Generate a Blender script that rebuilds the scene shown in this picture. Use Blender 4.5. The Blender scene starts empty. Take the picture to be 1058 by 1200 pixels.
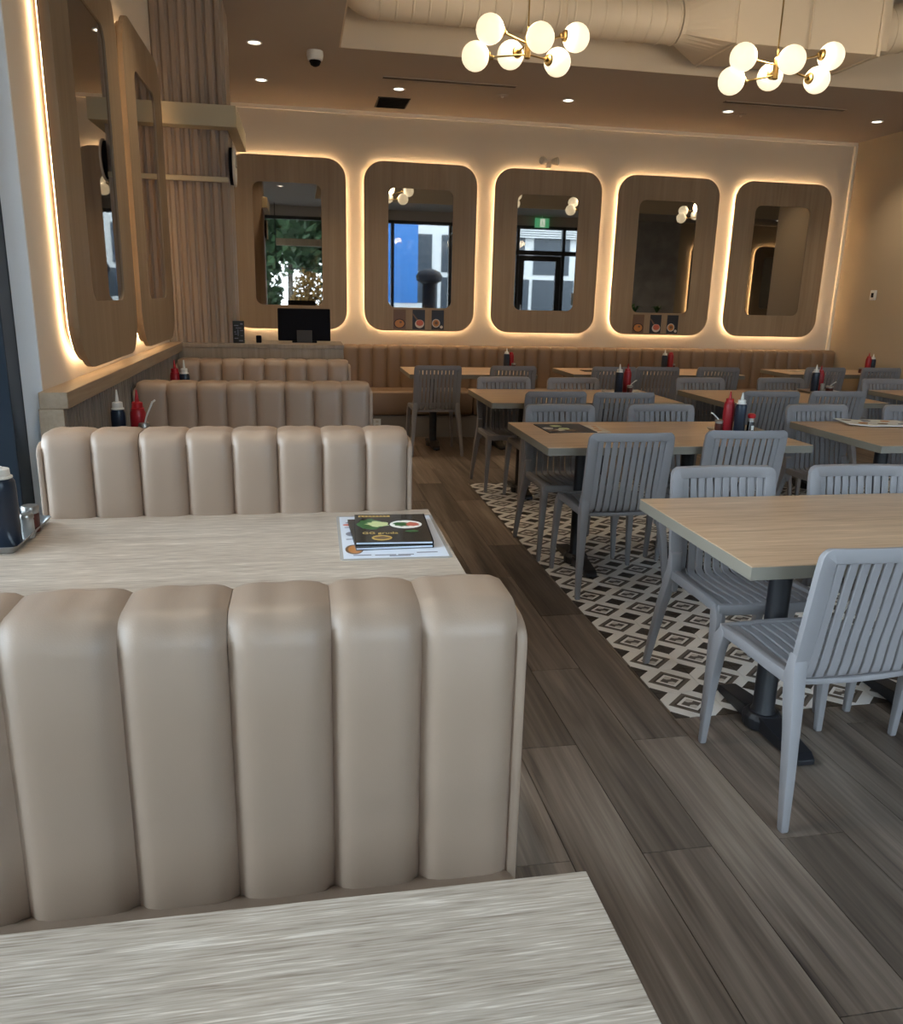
import bpy, bmesh, math, random
from mathutils import Vector, Matrix
random.seed(7)
S = bpy.context.scene
COL = S.collection
PI = math.pi

# ------------------------------------------------------------------ camera
yaw, pitch, roll, FPX, CH = 0.18689088, 0.26322503, -0.02473004, 943.22, 1.48
fw = Vector((math.sin(yaw)*math.cos(pitch), math.cos(yaw)*math.cos(pitch), -math.sin(pitch)))
rt = Vector((math.cos(yaw), -math.sin(yaw), 0)); dn = fw.cross(rt)
r2 = math.cos(roll)*rt + math.sin(roll)*dn
d2 = -math.sin(roll)*rt + math.cos(roll)*dn
cam = bpy.data.cameras.new('camera'); co = bpy.data.objects.new('camera', cam); COL.objects.link(co)
rm = Matrix((r2, -d2, -fw)).transposed().to_4x4()
co.matrix_world = Matrix.Translation((0, 0, CH)) @ rm
cam.sensor_fit = 'VERTICAL'; cam.sensor_height = 36; cam.lens = FPX/1200*36
cam.clip_start = .02; cam.clip_end = 300
S.camera = co

# ------------------------------------------------------------------ world, exposure, daylight portals
w = bpy.data.worlds.new('overcast_sky'); S.world = w; w.use_nodes = True
nt = w.node_tree; bg = nt.nodes['Background']
tc = nt.nodes.new('ShaderNodeTexCoord'); sx = nt.nodes.new('ShaderNodeSeparateXYZ')
rp = nt.nodes.new('ShaderNodeValToRGB')
nt.links.new(tc.outputs['Generated'], sx.inputs[0]); nt.links.new(sx.outputs['Z'], rp.inputs[0])
rp.color_ramp.elements[0].color = (.82, .90, 1.0, 1); rp.color_ramp.elements[1].color = (.74, .85, 1.0, 1)
nt.links.new(rp.outputs[0], bg.inputs[0]); bg.inputs[1].default_value = 4.7
S.view_settings.view_transform = 'Standard'; S.view_settings.look = 'None'
S.view_settings.gamma = 1; S.view_settings.use_curve_mapping = False
S.view_settings.exposure = 1.5
def portal(name, loc, rot, sx_, sy_):
    l = bpy.data.lights.new(name, 'AREA'); l.shape = 'RECTANGLE'; l.size = sx_; l.size_y = sy_
    l.cycles.is_portal = True
    o = bpy.data.objects.new(name, l); o.location = loc; o.rotation_euler = rot; COL.objects.link(o)
portal('daylight_portal', (-1.16, 1.0, 1.75), (0, -PI/2, 0), 2.6, 4.0)
portal('daylight_portal', (3.1, -1.12, 1.55), (PI/2, 0, 0), 8.2, 3.0)
LED_E, GLOBE_E, DOWN_W, DISC_E, BULB_W = 22.0, .36, 18.0, 3.0, 6.0

# ------------------------------------------------------------------ materials
def newmat(name):
    m = bpy.data.materials.new(name); m.use_nodes = True
    return m, m.node_tree, m.node_tree.nodes['Principled BSDF']
def simple(name, c, rough=.5, metal=0., bump=0., bscale=200., coat=0., spec=.5, var=0.):
    m, t, b = newmat(name)
    b.inputs['Base Color'].default_value = (*c, 1); b.inputs['Roughness'].default_value = rough
    b.inputs['Metallic'].default_value = metal; b.inputs['Coat Weight'].default_value = coat
    b.inputs['Specular IOR Level'].default_value = spec
    if bump or var:
        tc = t.nodes.new('ShaderNodeTexCoord'); n = t.nodes.new('ShaderNodeTexNoise')
        n.inputs['Scale'].default_value = bscale; n.inputs['Detail'].default_value = 4
        t.links.new(tc.outputs['Object'], n.inputs['Vector'])
        if bump:
            bp = t.nodes.new('ShaderNodeBump'); bp.inputs['Strength'].default_value = bump; bp.inputs['Distance'].default_value = .002
            t.links.new(n.outputs['Fac'], bp.inputs['Height']); t.links.new(bp.outputs[0], b.inputs['Normal'])
        if var:
            n2 = t.nodes.new('ShaderNodeTexNoise'); n2.inputs['Scale'].default_value = 3; n2.inputs['Detail'].default_value = 3
            t.links.new(tc.outputs['Object'], n2.inputs['Vector'])
            r = t.nodes.new('ShaderNodeValToRGB')
            r.color_ramp.elements[0].color = (*[x*(1-var) for x in c], 1); r.color_ramp.elements[1].color = (*[min(1, x*(1+var)) for x in c], 1)
            r.color_ramp.elements[0].position = .3; r.color_ramp.elements[1].position = .7
            t.links.new(n2.outputs['Fac'], r.inputs[0]); t.links.new(r.outputs[0], b.inputs['Base Color'])
    return m
def emit(name, c, s):
    m, t, b = newmat(name)
    b.inputs['Base Color'].default_value = (.8, .8, .8, 1)
    b.inputs['Emission Color'].default_value = (*c, 1); b.inputs['Emission Strength'].default_value = s
    return m
def wood(name, stops, grain=(3, 60, 60), rough=.45, big=(1, 9, 9), bump=.15, objvar=.0, spec=.4, cath=.5, dist=.8):
    """streaky wood; grain runs along the axis with the smallest scale"""
    m, t, b = newmat(name); L = t.links.new
    tc = t.nodes.new('ShaderNodeTexCoord'); oi = t.nodes.new('ShaderNodeObjectInfo')
    ml = t.nodes.new('ShaderNodeMath'); ml.operation = 'MULTIPLY'; ml.inputs[1].default_value = 37.
    L(oi.outputs['Random'], ml.inputs[0])
    cb = t.nodes.new('ShaderNodeCombineXYZ'); L(ml.outputs[0], cb.inputs[0]); L(ml.outputs[0], cb.inputs[1]); L(ml.outputs[0], cb.inputs[2])
    ad = t.nodes.new('ShaderNodeVectorMath'); L(tc.outputs['Object'], ad.inputs[0]); L(cb.outputs[0], ad.inputs[1])
    def noise(scale, det, dist):
        mp = t.nodes.new('ShaderNodeMapping'); mp.inputs['Scale'].default_value = scale
        n = t.nodes.new('ShaderNodeTexNoise'); n.inputs['Scale'].default_value = 1; n.inputs['Detail'].default_value = det
        n.inputs['Distortion'].default_value = dist
        L(ad.outputs[0], mp.inputs[0]); L(mp.outputs[0], n.inputs['Vector']); return n
    n1 = noise(grain, 6, .3); n2 = noise(big, 3, dist)
    mx = t.nodes.new('ShaderNodeMath'); mx.operation = 'MULTIPLY_ADD'; mx.inputs[1].default_value = cath
    s1 = t.nodes.new('ShaderNodeMath'); s1.operation = 'MULTIPLY'; s1.inputs[1].default_value = 1-cath
    L(n1.outputs['Fac'], s1.inputs[0]); L(n2.outputs['Fac'], mx.inputs[0]); L(s1.outputs[0], mx.inputs[2])
    r = t.nodes.new('ShaderNodeValToRGB'); cr = r.color_ramp
    ps = [.34+.32*i/(len(stops)-1) for i in range(len(stops))]
    while len(cr.elements) < len(stops): cr.elements.new(.5)
    for e, p, c in zip(cr.elements, ps, stops): e.position = p; e.color = (*c, 1)
    L(mx.outputs[0], r.inputs[0]); out = r.outputs[0]
    if objvar:
        hv = t.nodes.new('ShaderNodeHueSaturation'); mr = t.nodes.new('ShaderNodeMapRange')
        mr.inputs['To Min'].default_value = 1-objvar; mr.inputs['To Max'].default_value = 1+objvar
        L(oi.outputs['Random'], mr.inputs['Value']); L(mr.outputs[0], hv.inputs['Value']); L(out, hv.inputs['Color']); out = hv.outputs[0]
    L(out, b.inputs['Base Color'])
    bp = t.nodes.new('ShaderNodeBump'); bp.inputs['Strength'].default_value = bump; bp.inputs['Distance'].default_value = .001
    L(n1.outputs['Fac'], bp.inputs['Height']); L(bp.outputs[0], b.inputs['Normal'])
    b.inputs['Roughness'].default_value = rough; b.inputs['Specular IOR Level'].default_value = spec
    return m
def glassmat(name, tint=(.9, .95, .96), refl=1.0):
    m = bpy.data.materials.new(name); m.use_nodes = True; t = m.node_tree; t.nodes.clear()
    o = t.nodes.new('ShaderNodeOutputMaterial'); tr = t.nodes.new('ShaderNodeBsdfTransparent'); gl = t.nodes.new('ShaderNodeBsdfGlossy')
    fr = t.nodes.new('ShaderNodeFresnel'); mx = t.nodes.new('ShaderNodeMixShader')
    tr.inputs[0].default_value = (*tint, 1); gl.inputs['Roughness'].default_value = .02
    t.links.new(fr.outputs[0], mx.inputs[0]); t.links.new(tr.outputs[0], mx.inputs[1]); t.links.new(gl.outputs[0], mx.inputs[2]); t.links.new(mx.outputs[0], o.inputs[0])
    return m
M = {}
M['plank'] = wood('grey_brown_plank', [(.058, .044, .035), (.128, .098, .077), (.185, .145, .115), (.265, .213, .170)], grain=(70, 2.2, 70), big=(9, .7, 9), rough=.42, objvar=.28, bump=.1, cath=.62)
M['plank_base'] = simple('plank_joint', (.045, .036, .03), .8)
M['table'] = wood('oak_laminate', [(.27, .212, .163), (.43, .358, .288), (.51, .43, .35), (.74, .66, .57)], grain=(15, 400, 400), big=(1.8, 26, 26), rough=.36, bump=.15, cath=.30, dist=1.6)
M['table_warm_lit'] = wood('oak_laminate_warm_lit', [(.37, .240, .148), (.49, .328, .207), (.545, .377, .243), (.66, .475, .32)], grain=(6, 150, 150), big=(1.2, 16, 16), rough=.34, bump=.08, cath=.38, dist=1.2)  # same laminate as the booth tables, warm lamp light painted into its colour
M['edge'] = simple('table_edge_band', (.22, .195, .155), .5)
M['panel'] = wood('tan_oak_veneer', [(.25, .175, .108), (.285, .203, .127), (.305, .220, .140), (.34, .25, .165)], grain=(34, 34, 1.3), big=(6, 6, .6), rough=.5, bump=.06, cath=.5)
M['ledge'] = wood('ledge_oak_veneer', [(.26, .19, .125), (.34, .26, .18), (.39, .30, .21)], grain=(60, 2, 60), big=(8, .8, 8), rough=.45, bump=.06)
M['rib'] = wood('ribbed_oak', [(.30, .226, .170), (.345, .263, .200), (.385, .296, .228)], grain=(40, 40, 1.4), big=(6, 6, .6), rough=.5, bump=.05, objvar=.1)
M['slat_grey'] = wood('grey_oak_slat', [(.17, .14, .115), (.23, .19, .155), (.28, .235, .195)], grain=(60, 60, 1.6), big=(9, 9, .8), rough=.55, bump=.05, objvar=.08)
M['counter'] = wood('counter_oak', [(.27, .21, .155), (.34, .27, .20), (.40, .325, .25)], grain=(60, 60, 2), big=(9, 9, .8), rough=.5, bump=.05)
M['leather'] = simple('taupe_leather', (.362, .260, .190), .43, bump=.12, bscale=420, spec=.55, var=.05)
M['leather_tan'] = simple('tan_leather', (.25, .158, .095), .45, bump=.1, bscale=420, spec=.5, var=.05)
M['plinth'] = simple('booth_plinth', (.20, .165, .135), .5)
M['chair'] = simple('grey_resin', (.260, .246, .252), .48, bump=.05, bscale=900, spec=.4)
M['black'] = simple('black_iron', (.012, .012, .015), .42, spec=.5)
M['blackplastic'] = simple('black_plastic', (.005, .005, .008), .6, spec=.1)
M['wall_cream'] = simple('cream_wall_paint', (.62, .54, .44), .85, bump=.05, bscale=60)
M['wall_tan'] = simple('tan_wall_paint', (.42, .345, .245), .8, bump=.05, bscale=60)
M['ceil'] = simple('ceiling_paint', (.40, .345, .295), .85)
M['ceil_hi'] = simple('upper_ceiling_paint', (.42, .38, .32), .9)
M['bulk'] = simple('bulkhead_paint', (.66, .56, .44), .85)
M['duct'] = simple('duct_paint', (.62, .53, .42), .55)
M['trimlight'] = simple('pale_trim', (.85, .76, .62), .7)
M['jamb'] = simple('white_jamb_paint', (.78, .80, .82), .7)
M['frame'] = simple('dark_navy_aluminium', (.016, .026, .040), .35, metal=.2)
M['frameblack'] = simple('black_aluminium', (.015, .015, .017), .4)
M['glass'] = glassmat('window_glass')
M['mirror'] = simple('tinted_mirror', (.45, .42, .385), .015, metal=1.0)
M['led'] = emit('warm_led', (1.0, .71, .40), LED_E)
M['led_soft'] = emit('warm_led_soft', (1.0, .71, .40), LED_E*.34)
M['globe'] = emit('opal_glass_glow', (1.0, .84, .56), GLOBE_E)
M['disc'] = emit('downlight_glow', (1.0, .90, .76), DISC_E)
M['brass'] = simple('aged_brass', (.36, .245, .10), .32, metal=1.)
M['white'] = simple('white_plastic', (.75, .74, .70), .45)
M['offwhite'] = simple('offwhite_fixture', (.62, .55, .46), .5)
M['vent'] = simple('dark_vent', (.05, .045, .042), .6)
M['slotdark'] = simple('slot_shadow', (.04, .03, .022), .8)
M['canopy'] = simple('canopy_cream', (.52, .44, .29), .6)
M['steel'] = simple('tray_steel', (.60, .60, .60), .28, metal=1.)
M['red'] = simple('red_squeeze_plastic', (.33, .012, .020), .35)
M['redcap'] = simple('red_cap', (.42, .012, .018), .35)
M['darksauce'] = simple('dark_sauce_bottle', (.012, .022, .042), .3)
M['soy'] = simple('soy_sauce', (.010, .006, .005), .12)
M['jarglass'] = simple('cloudy_jar_glass', (.40, .39, .37), .12)
M['chili'] = simple('chili_paste', (.085, .018, .013), .3)
M['lid'] = simple('jar_lid_metal', (.38, .36, .33), .32, metal=.8)
M['paper'] = simple('laminated_paper', (.74, .80, .90), .22)
M['cover'] = simple('black_menu_cover', (.018, .018, .016), .22)
M['gold'] = simple('gold_print', (.62, .40, .10), .4)
M['leaf'] = simple('leaf_print', (.03, .12, .03), .4)
M['noodle'] = simple('noodle_print', (.62, .68, .34), .4)
M['plate'] = simple('plate_print', (.85, .84, .78), .4)
M['meat'] = simple('meat_print', (.55, .13, .08), .4)
M['ink'] = simple('grey_ink', (.18, .18, .22), .5)
M['orangeprint'] = simple('orange_print', (.50, .20, .05), .4)
M['brownprint'] = simple('brown_print', (.16, .09, .05), .4)
M['navyprint'] = simple('navy_print', (.02, .02, .026), .4)
M['concrete'] = simple('grey_concrete', (.36, .345, .33), .85, bump=.3, bscale=14, var=.2)
M['asphalt'] = simple('pavement', (.18, .18, .18), .9)
M['treeleaf'] = simple('tree_leaf', (.035, .075, .03), .7, var=.5)
M['autumnleaf'] = simple('autumn_leaf', (.16, .09, .02), .7, var=.4)
M['bark'] = simple('tree_bark', (.06, .045, .035), .9)
M['bluewall'] = simple('blue_hoarding', (.015, .11, .34), .6)
M['facadewhite'] = simple('white_facade', (.42, .44, .46), .7)
M['plantleaf'] = simple('potted_leaf', (.04, .12, .03), .5)
M['green'] = emit('exit_sign_green', (.03, .5, .2), .35)
M['exitwhite'] = emit('exit_sign_white', (.8, .9, .8), .5)
M['darkwood'] = simple('dark_bar_wood', (.045, .028, .02), .5)

def tile_mat():
    """printed cement-look tile: white ground, dark corner diamonds, concentric diamond rings, bow-tie centre (UV based)"""
    m, t, b = newmat('patterned_tile'); L = t.links.new
    uv = t.nodes.new('ShaderNodeUVMap'); uv.uv_map = 'UVMap'
    sp = t.nodes.new('ShaderNodeSeparateXYZ'); L(uv.outputs[0], sp.inputs[0])
    def mth(op, a, b_=None, c=None):
        n = t.nodes.new('ShaderNodeMath'); n.operation = op
        for i, v in enumerate((a, b_, c)):
            if v is None: continue
            if isinstance(v, (int, float)): n.inputs[i].default_value = v
            else: L(v, n.inputs[i])
        return n.outputs[0]
    ax = mth('ABSOLUTE', mth('SUBTRACT', sp.outputs[0], .5)); ay = mth('ABSOLUTE', mth('SUBTRACT', sp.outputs[1], .5))
    d = mth('ADD', ax, ay)                       # 0 centre, 1 corner, .5 edge middle
    r = t.nodes.new('ShaderNodeValToRGB'); cr = r.color_ramp; cr.interpolation = 'CONSTANT'
    white, taupe, dark, grey = (.80, .775, .74), (.13, .108, .09), (.042, .032, .026), (.58, .54, .49)
    st = [(0, grey), (.20, white), (.275, dark), (.335, taupe), (.43, white), (.738, dark)]
    while len(cr.elements) < len(st): cr.elements.new(.5)
    for e, (p, c) in zip(cr.elements, st): e.position = p; e.color = (*c, 1)
    L(d, r.inputs[0])
    # bow tie: |ax-ay| large and d small
    bt = mth('MULTIPLY', mth('LESS_THAN', d, .19), mth('GREATER_THAN', mth('SUBTRACT', ax, mth('MULTIPLY', ay, .8)), .0))
    bt2 = mth('MULTIPLY', bt, mth('GREATER_THAN', ax, .03))
    cbt = mth('MULTIPLY', mth('LESS_THAN', ax, .05), mth('LESS_THAN', ay, .05))
    mask = mth('MAXIMUM', bt2, cbt)
    mx = t.nodes.new('ShaderNodeMix'); mx.data_type = 'RGBA'; L(mask, mx.inputs[0]); L(r.outputs[0], mx.inputs[6]); mx.inputs[7].default_value = (.10, .08, .07, 1)
    L(mx.outputs[2], b.inputs['Base Color']); b.inputs['Roughness'].default_value = .45
    return m
M['tile'] = tile_mat()
M['wall_warm'] = simple('warm_white_wall_paint', (.70, .62, .53), .85, bump=.05, bscale=60)

# ------------------------------------------------------------------ mesh helpers
class MB:
    def __init__(s): s.v = []; s.f = []
    def add(s, vs, fs):
        o = len(s.v); s.v += [tuple(v) for v in vs]; s.f += [tuple(i+o for i in f) for f in fs]; return s
    def box(s, x0, x1, y0, y1, z0, z1):
        return s.add([(x0, y0, z0), (x1, y0, z0), (x1, y1, z0), (x0, y1, z0), (x0, y0, z1), (x1, y0, z1), (x1, y1, z1), (x0, y1, z1)],
                     [(0, 3, 2, 1), (4, 5, 6, 7), (0, 1, 5, 4), (1, 2, 6, 5), (2, 3, 7, 6), (3, 0, 4, 7)])
    def sweep(s, secs, closed=False):
        """secs: list of rings (equal length lists of points)"""
        n = len(secs[0]); vs = [p for r in secs for p in r]; fs = []
        m = len(secs)
        for i in range(m if closed else m-1):
            j = (i+1) % m
            for k in range(n):
                l = (k+1) % n; fs.append((i*n+k, i*n+l, j*n+l, j*n+k))
        if not closed: fs += [tuple(range(n))[::-1], tuple(range((m-1)*n, m*n))]
        return s.add(vs, fs)
    def bar(s, pts):
        """pts: (centre, a, b) rectangular section centre +-a +-b"""
        secs = []
        for c, a, b in pts:
            c = Vector(c); a = Vector(a); b = Vector(b); secs.append([c-a-b, c+a-b, c+a+b, c-a+b])
        return s.sweep(secs)
    def tube(s, pts, r, n=10):
        P = [Vector(p) for p in pts]; secs = []
        for i, p in enumerate(P):
            t = (P[min(i+1, len(P)-1)]-P[max(i-1, 0)]).normalized()
            u = t.cross(Vector((0, 0, 1)));  u = u.normalized() if u.length > 1e-4 else Vector((1, 0, 0))
            v = t.cross(u); rr = r[i] if isinstance(r, (list, tuple)) else r
            secs.append([p+rr*(math.cos(2*PI*k/n)*u+math.sin(2*PI*k/n)*v) for k in range(n)])
        return s.sweep(secs)
    def lathe(s, prof, n=20, c=(0, 0, 0)):
        secs = [[(c[0]+max(r, 1e-4)*math.cos(2*PI*k/n), c[1]+max(r, 1e-4)*math.sin(2*PI*k/n), c[2]+z) for k in range(n)] for r, z in prof]
        return s.sweep(secs)
    def prism(s, poly, z0, z1):
        n = len(poly)
        return s.sweep([[(x, y, z0) for x, y in poly], [(x, y, z1) for x, y in poly]])
    def build(s, name, mat, parent=None, bevel=0, seg=2, smooth=False, loc=None, subsurf=0, ang=.6):
        me = bpy.data.meshes.new(name); bm = bmesh.new()
        vs = [bm.verts.new(v) for v in s.v]
        for f in s.f:
            try: bm.faces.new([vs[i] for i in f])
            except ValueError: pass
        bmesh.ops.recalc_face_normals(bm, faces=bm.faces)
        if bevel:
            es = [e for e in bm.edges if len(e.link_faces) == 2 and e.calc_face_angle(0) > ang]
            bmesh.ops.bevel(bm, geom=es, offset=bevel, segments=seg, affect='EDGES', profile=.5, clamp_overlap=True)
        if smooth:
            for f in bm.faces: f.smooth = True
            for e in bm.edges:
                if len(e.link_faces) == 2 and e.calc_face_angle(0) > .75: e.smooth = False
        bm.to_mesh(me); bm.free()
        me.materials.append(M[mat] if isinstance(mat, str) else mat)
        return link(name, me, parent, loc)
def link(name, me, parent=None, loc=None):
    o = bpy.data.objects.new(name, me); COL.objects.link(o)
    if parent: o.parent = parent
    if loc is not None: o.location = loc
    return o
def empty(name, label, cat, loc=(0, 0, 0), rz=0, group=None):
    o = bpy.data.objects.new(name, None); o.empty_display_size = .1; COL.objects.link(o)
    o.location = loc; o.rotation_euler = (0, 0, rz); return tag(o, label, cat, group)
def tag(o, label=None, cat=None, group=None, kind=None):
    if label: o['label'] = label
    if cat: o['category'] = cat
    if group: o['group'] = group
    if kind: o['kind'] = kind
    return o
def copy_tree(o, parent=None):
    c = o.copy(); COL.objects.link(c)
    if parent: c.parent = parent
    for ch in list(o.children): copy_tree(ch, c)
    return c
def struct(o): o['kind'] = 'structure'; return o
def sbox(name, mat, *b, parent=None, bevel=0):
    o = MB().box(*b).build(name, mat, parent, bevel=bevel)
    return o if parent else struct(o)

# ------------------------------------------------------------------ floor: base, plank parts, patterned tile parts
PW, PL, PX0, PY0 = .2075, 1.128, .690, 1.774     # plank pitch and a joint position read off the photograph
TX, TY, TX0, TY0, TNX, TNY = .2135, .1900, 1.323, 2.459, 23, 20
TX1, TY1 = TX0+TX*TNX, TY0+TY*TNY
floor = sbox('floor', 'plank_base', -1.25, 13.2, -1.2, 9.15, -.10, -.0035)
pmesh = {}
def plank(x0, x1, y0, y1):
    if x1-x0 < .004 or y1-y0 < .02: return
    g = .0014; key = (round(x1-x0, 3), round(y1-y0, 3))
    if key not in pmesh:
        a, b = (x1-x0)/2-g, (y1-y0)/2-g
        o = MB().box(-a, a, -b, b, -.0035, .0).build('plank', 'plank', floor); pmesh[key] = o.data
    else: o = link('plank', pmesh[key], floor)
    o.location = ((x0+x1)/2, (y0+y1)/2, 0)
for i in range(-7, 28):
    x0 = PX0+i*PW; x1 = x0+PW
    off = PL/2 if i % 2 == 0 else 0
    for j in range(-3, 8):
        y0 = PY0+off+j*PL; y1 = y0+PL
        y0 = max(y0, -1.0); y1 = min(y1, 9.0)
        if y1 <= y0: continue
        if x1 < .25 and i < -2: continue
        if x0 < .25 and y1 < 1: continue
        # inside the patterned area: keep only the strips outside it
        xs = [(x0, x1)]
        if x1 > TX0+.02 and x0 < TX1:
            lo, hi = max(y0, TY0), min(y1, TY1)
            if x0 < TX0 and hi > lo: plank(x0, TX0, lo, hi)      # strip beside the tiles
            if y0 < TY0: plank(x0, x1, y0, min(y1, TY0))
            if y1 > TY1: plank(x0, x1, max(y0, TY1), y1)
        else: plank(x0, x1, y0, y1)
MB().box(-1.1, .25, -1, 8.9, -.0035, -.0008).build('plank_field', 'plank', floor)['kind'] = 'stuff'
MB().box(6.5, 13, -1, 7.4, -.0035, -.0008).build('plank_field', 'plank', floor)['kind'] = 'stuff'

def uv_box(me):
    uvl = me.uv_layers.new(name='UVMap'); return uvl
tm = None; rest = MB(); rest_c = []
for i in range(TNX):
    for j in range(TNY):
        cx, cy = TX0+(i+.5)*TX, TY0+(j+.5)*TY; a, b = TX/2-.0013, TY/2-.0013
        if i < 12:
            if tm is None:
                o = MB().box(-a, a, -b, b, -.0035, .0005).build('tile', 'tile', floor); tm = o.data
                uvl = tm.uv_layers.new(name='UVMap')
                for l in tm.loops:
                    v = tm.vertices[l.vertex_index].co; uvl.data[l.index].uv = (v.x/TX+.5, v.y/TY+.5)
            else: o = link('tile', tm, floor)
            o.location = (cx, cy, 0)
        else:
            rest.box(cx-a, cx+a, cy-b, cy+b, -.0035, .0005)
o = rest.build('tile_field', 'tile', floor); o['kind'] = 'stuff'
uvl = o.data.uv_layers.new(name='UVMap')
for p in o.data.polygons:
    c = p.center; ci = math.floor((c.x-TX0)/TX); cj = math.floor((c.y-TY0)/TY)
    for li in p.loop_indices:
        v = o.data.vertices[o.data.loops[li].vertex_index].co
        uvl.data[li].uv = ((v.x-TX0)/TX-ci, (v.y-TY0)/TY-cj)

# ------------------------------------------------------------------ room shell
BY = 9.025; CZ = 3.27; WLX = -.895; WL0 = 3.06
sbox('wall_back', 'wall_cream', -1.25, 6.34, BY, BY+.2, 0, 4.1)
sbox('wall_left', 'wall_warm', -1.25, WLX, WL0, BY, 0, CZ+.2)
sbox('wall_right', 'wall_tan', 6.33, 13.2, 7.46, BY+.2, 0, 4.1)
sbox('trim_1', 'trimlight', -.885, 6.33, BY-.028, BY, CZ-.035, CZ)                 # pale reveal along the back wall's top
sbox('trim_2', 'trimlight', 6.302, 6.33, BY-.035, BY, .93, CZ-.035)                # and down its right corner
# lowered ceiling: back strip, left strip, front strip, with pale bulkhead faces towards the raised part
SX, SY, SF = .34, 6.86, .55
ceiling = sbox('ceiling', 'ceil', -1.25, 13.2, SY, BY+.2, CZ, CZ+.9)
sbox('ceiling_left', 'ceil', -1.25, SX, -1.2, SY, CZ, CZ+.9)
sbox('ceiling_front', 'ceil', SX, 13.2, -1.2, SF, CZ, CZ+.9)
sbox('ceiling_upper', 'ceil_hi', -1.25, 13.2, -1.2, BY+.2, 4.05, 4.2)
sbox('trim_3', 'bulk', SX+.001, 13.1, SY-.012, SY-.0005, CZ, 4.05)
sbox('trim_4', 'bulk', SX+.0005, SX+.012, SF+.001, SY-.013, CZ, 4.05)
sbox('trim_5', 'bulk', SX+.013, 13.1, SF+.0005, SF+.012, CZ, 4.05)
sbox('wall_east', 'wall_tan', 13.0, 13.2, -1.2, 7.46, 0, 4.05)
# rear (south) wall east of the glass front: bare concrete then tan plaster
sbox('wall_rear_concrete', 'concrete', 7.2, 8.95, -1.2, -1.0, 0, 4.05)
sbox('wall_rear_plaster', 'wall_tan', 8.95, 13.0, -1.2, -1.0, 0, 4.05)
sbox('wall_rear_header', 'ceil', -1.25, 7.2, -1.15, -1.0, 3.06, CZ)
sbox('wall_left_header', 'jamb', -1.25, -1.0, -1.2, WL0, 3.06, CZ)
sbox('wall_left_sill', 'jamb', -1.25, -1.0, -1.2, WL0, 0, .42)
sbox('trim_6', 'jamb', -.96, WLX, WL0-.012, WL0-.0005, 0, CZ)                       # white jamb at the end of the left wall
# left window: dark aluminium posts, rails and panes
win = struct(bpy.data.objects.new('window_1', None)); COL.objects.link(win)
for y in (-1.18, .35, 1.75): MB().box(-1.2, -1.06, y, y+.07, .42, 3.06).build('frame_post', 'frame', win, bevel=.004)
MB().box(-1.24, -.962, 2.93, WL0-.001, 0, CZ).build('frame_post', 'frame', win, bevel=.004)
for z in (.42, 2.99): MB().box(-1.2, -1.06, -1.11, 2.93, z, z+.07).build('frame_rail', 'frame', win, bevel=.004)
for a, b in ((-1.11, .35), (.42, 1.75), (1.82, 2.93)): MB().box(-1.135, -1.125, a, b, .49, 2.99).build('pane', 'glass', win)
# glazed front behind the camera
win2 = struct(bpy.data.objects.new('window_2', None)); COL.objects.link(win2)
xs = [-1.05, .95, 2.05, 3.37, 4.95, 6.05, 7.13]
for x in xs: MB().box(x, x+.07, -1.12, -1.0, 0, 3.06).build('frame_post', 'frameblack', win2, bevel=.004)
for a, b in zip(xs[:-1], xs[1:]):
    if a not in (4.95,): MB().box(a+.07, b, -1.12, -1.0, 0, .12).build('frame_rail', 'frameblack', win2)
    MB().box(a+.07, b, -1.12, -1.0, 2.99, 3.06).build('frame_rail', 'frameblack', win2)
    if a > 3: MB().box(a+.07, b, -1.12, -1.0, 2.42, 2.52).build('frame_rail', 'frameblack', win2)
    z0 = 2.52 if a == 4.95 else .12
    MB().box(a+.07, b, -1.065, -1.055, z0, 2.42 if 3 < a and a != 4.95 else 2.99).build('pane', 'glass', win2)
    if a > 3 and a != 4.95: MB().box(a+.07, b, -1.065, -1.055, 2.52, 2.99).build('pane', 'glass', win2)
door = struct(bpy.data.objects.new('door_1', None)); COL.objects.link(door)
MB().box(5.03, 5.15, -1.1, -1.02, .01, 2.41).box(5.92, 6.04, -1.1, -1.02, .01, 2.41).box(5.15, 5.92, -1.1, -1.02, .01, .26).box(5.15, 5.92, -1.1, -1.02, 2.29, 2.41).build('door_frame', 'frameblack', door)
MB().box(5.15, 5.92, -1.065, -1.055, .26, 2.29).build('pane', 'glass', door)
MB().tube([(5.1, -.98, .9), (5.1, -.98, 1.3)], .015).build('door_handle', 'steel', door)

# ------------------------------------------------------------------ left low wall: ledge cap and ribs
lw = struct(bpy.data.objects.new('trim_7', None)); COL.objects.link(lw)
MB().box(WLX, -.835, 3.0, 5.86, 0, 1.065).build('backing', 'slat_grey', lw)
MB().box(WLX, -.800, 2.995, 5.93, 1.064, 1.122).build('ledge_cap', 'ledge', lw, bevel=.003)
sm = None
for k in range(66):
    y = 3.02+k*.043
    if y > 5.83: break
    if sm is None: o = MB().box(-.0115, .0115, -.0115, .0115, 0, 1.063).build('slat', 'slat_grey', lw, bevel=.004, seg=1); sm = o.data
    else: o = link('slat', sm, lw)
    o.location = (-.826, y, 0)
MB().box(WLX-.001, -.815, 2.985, 2.9995, 0, 1.064).build('end_panel', 'ledge', lw)

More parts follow.
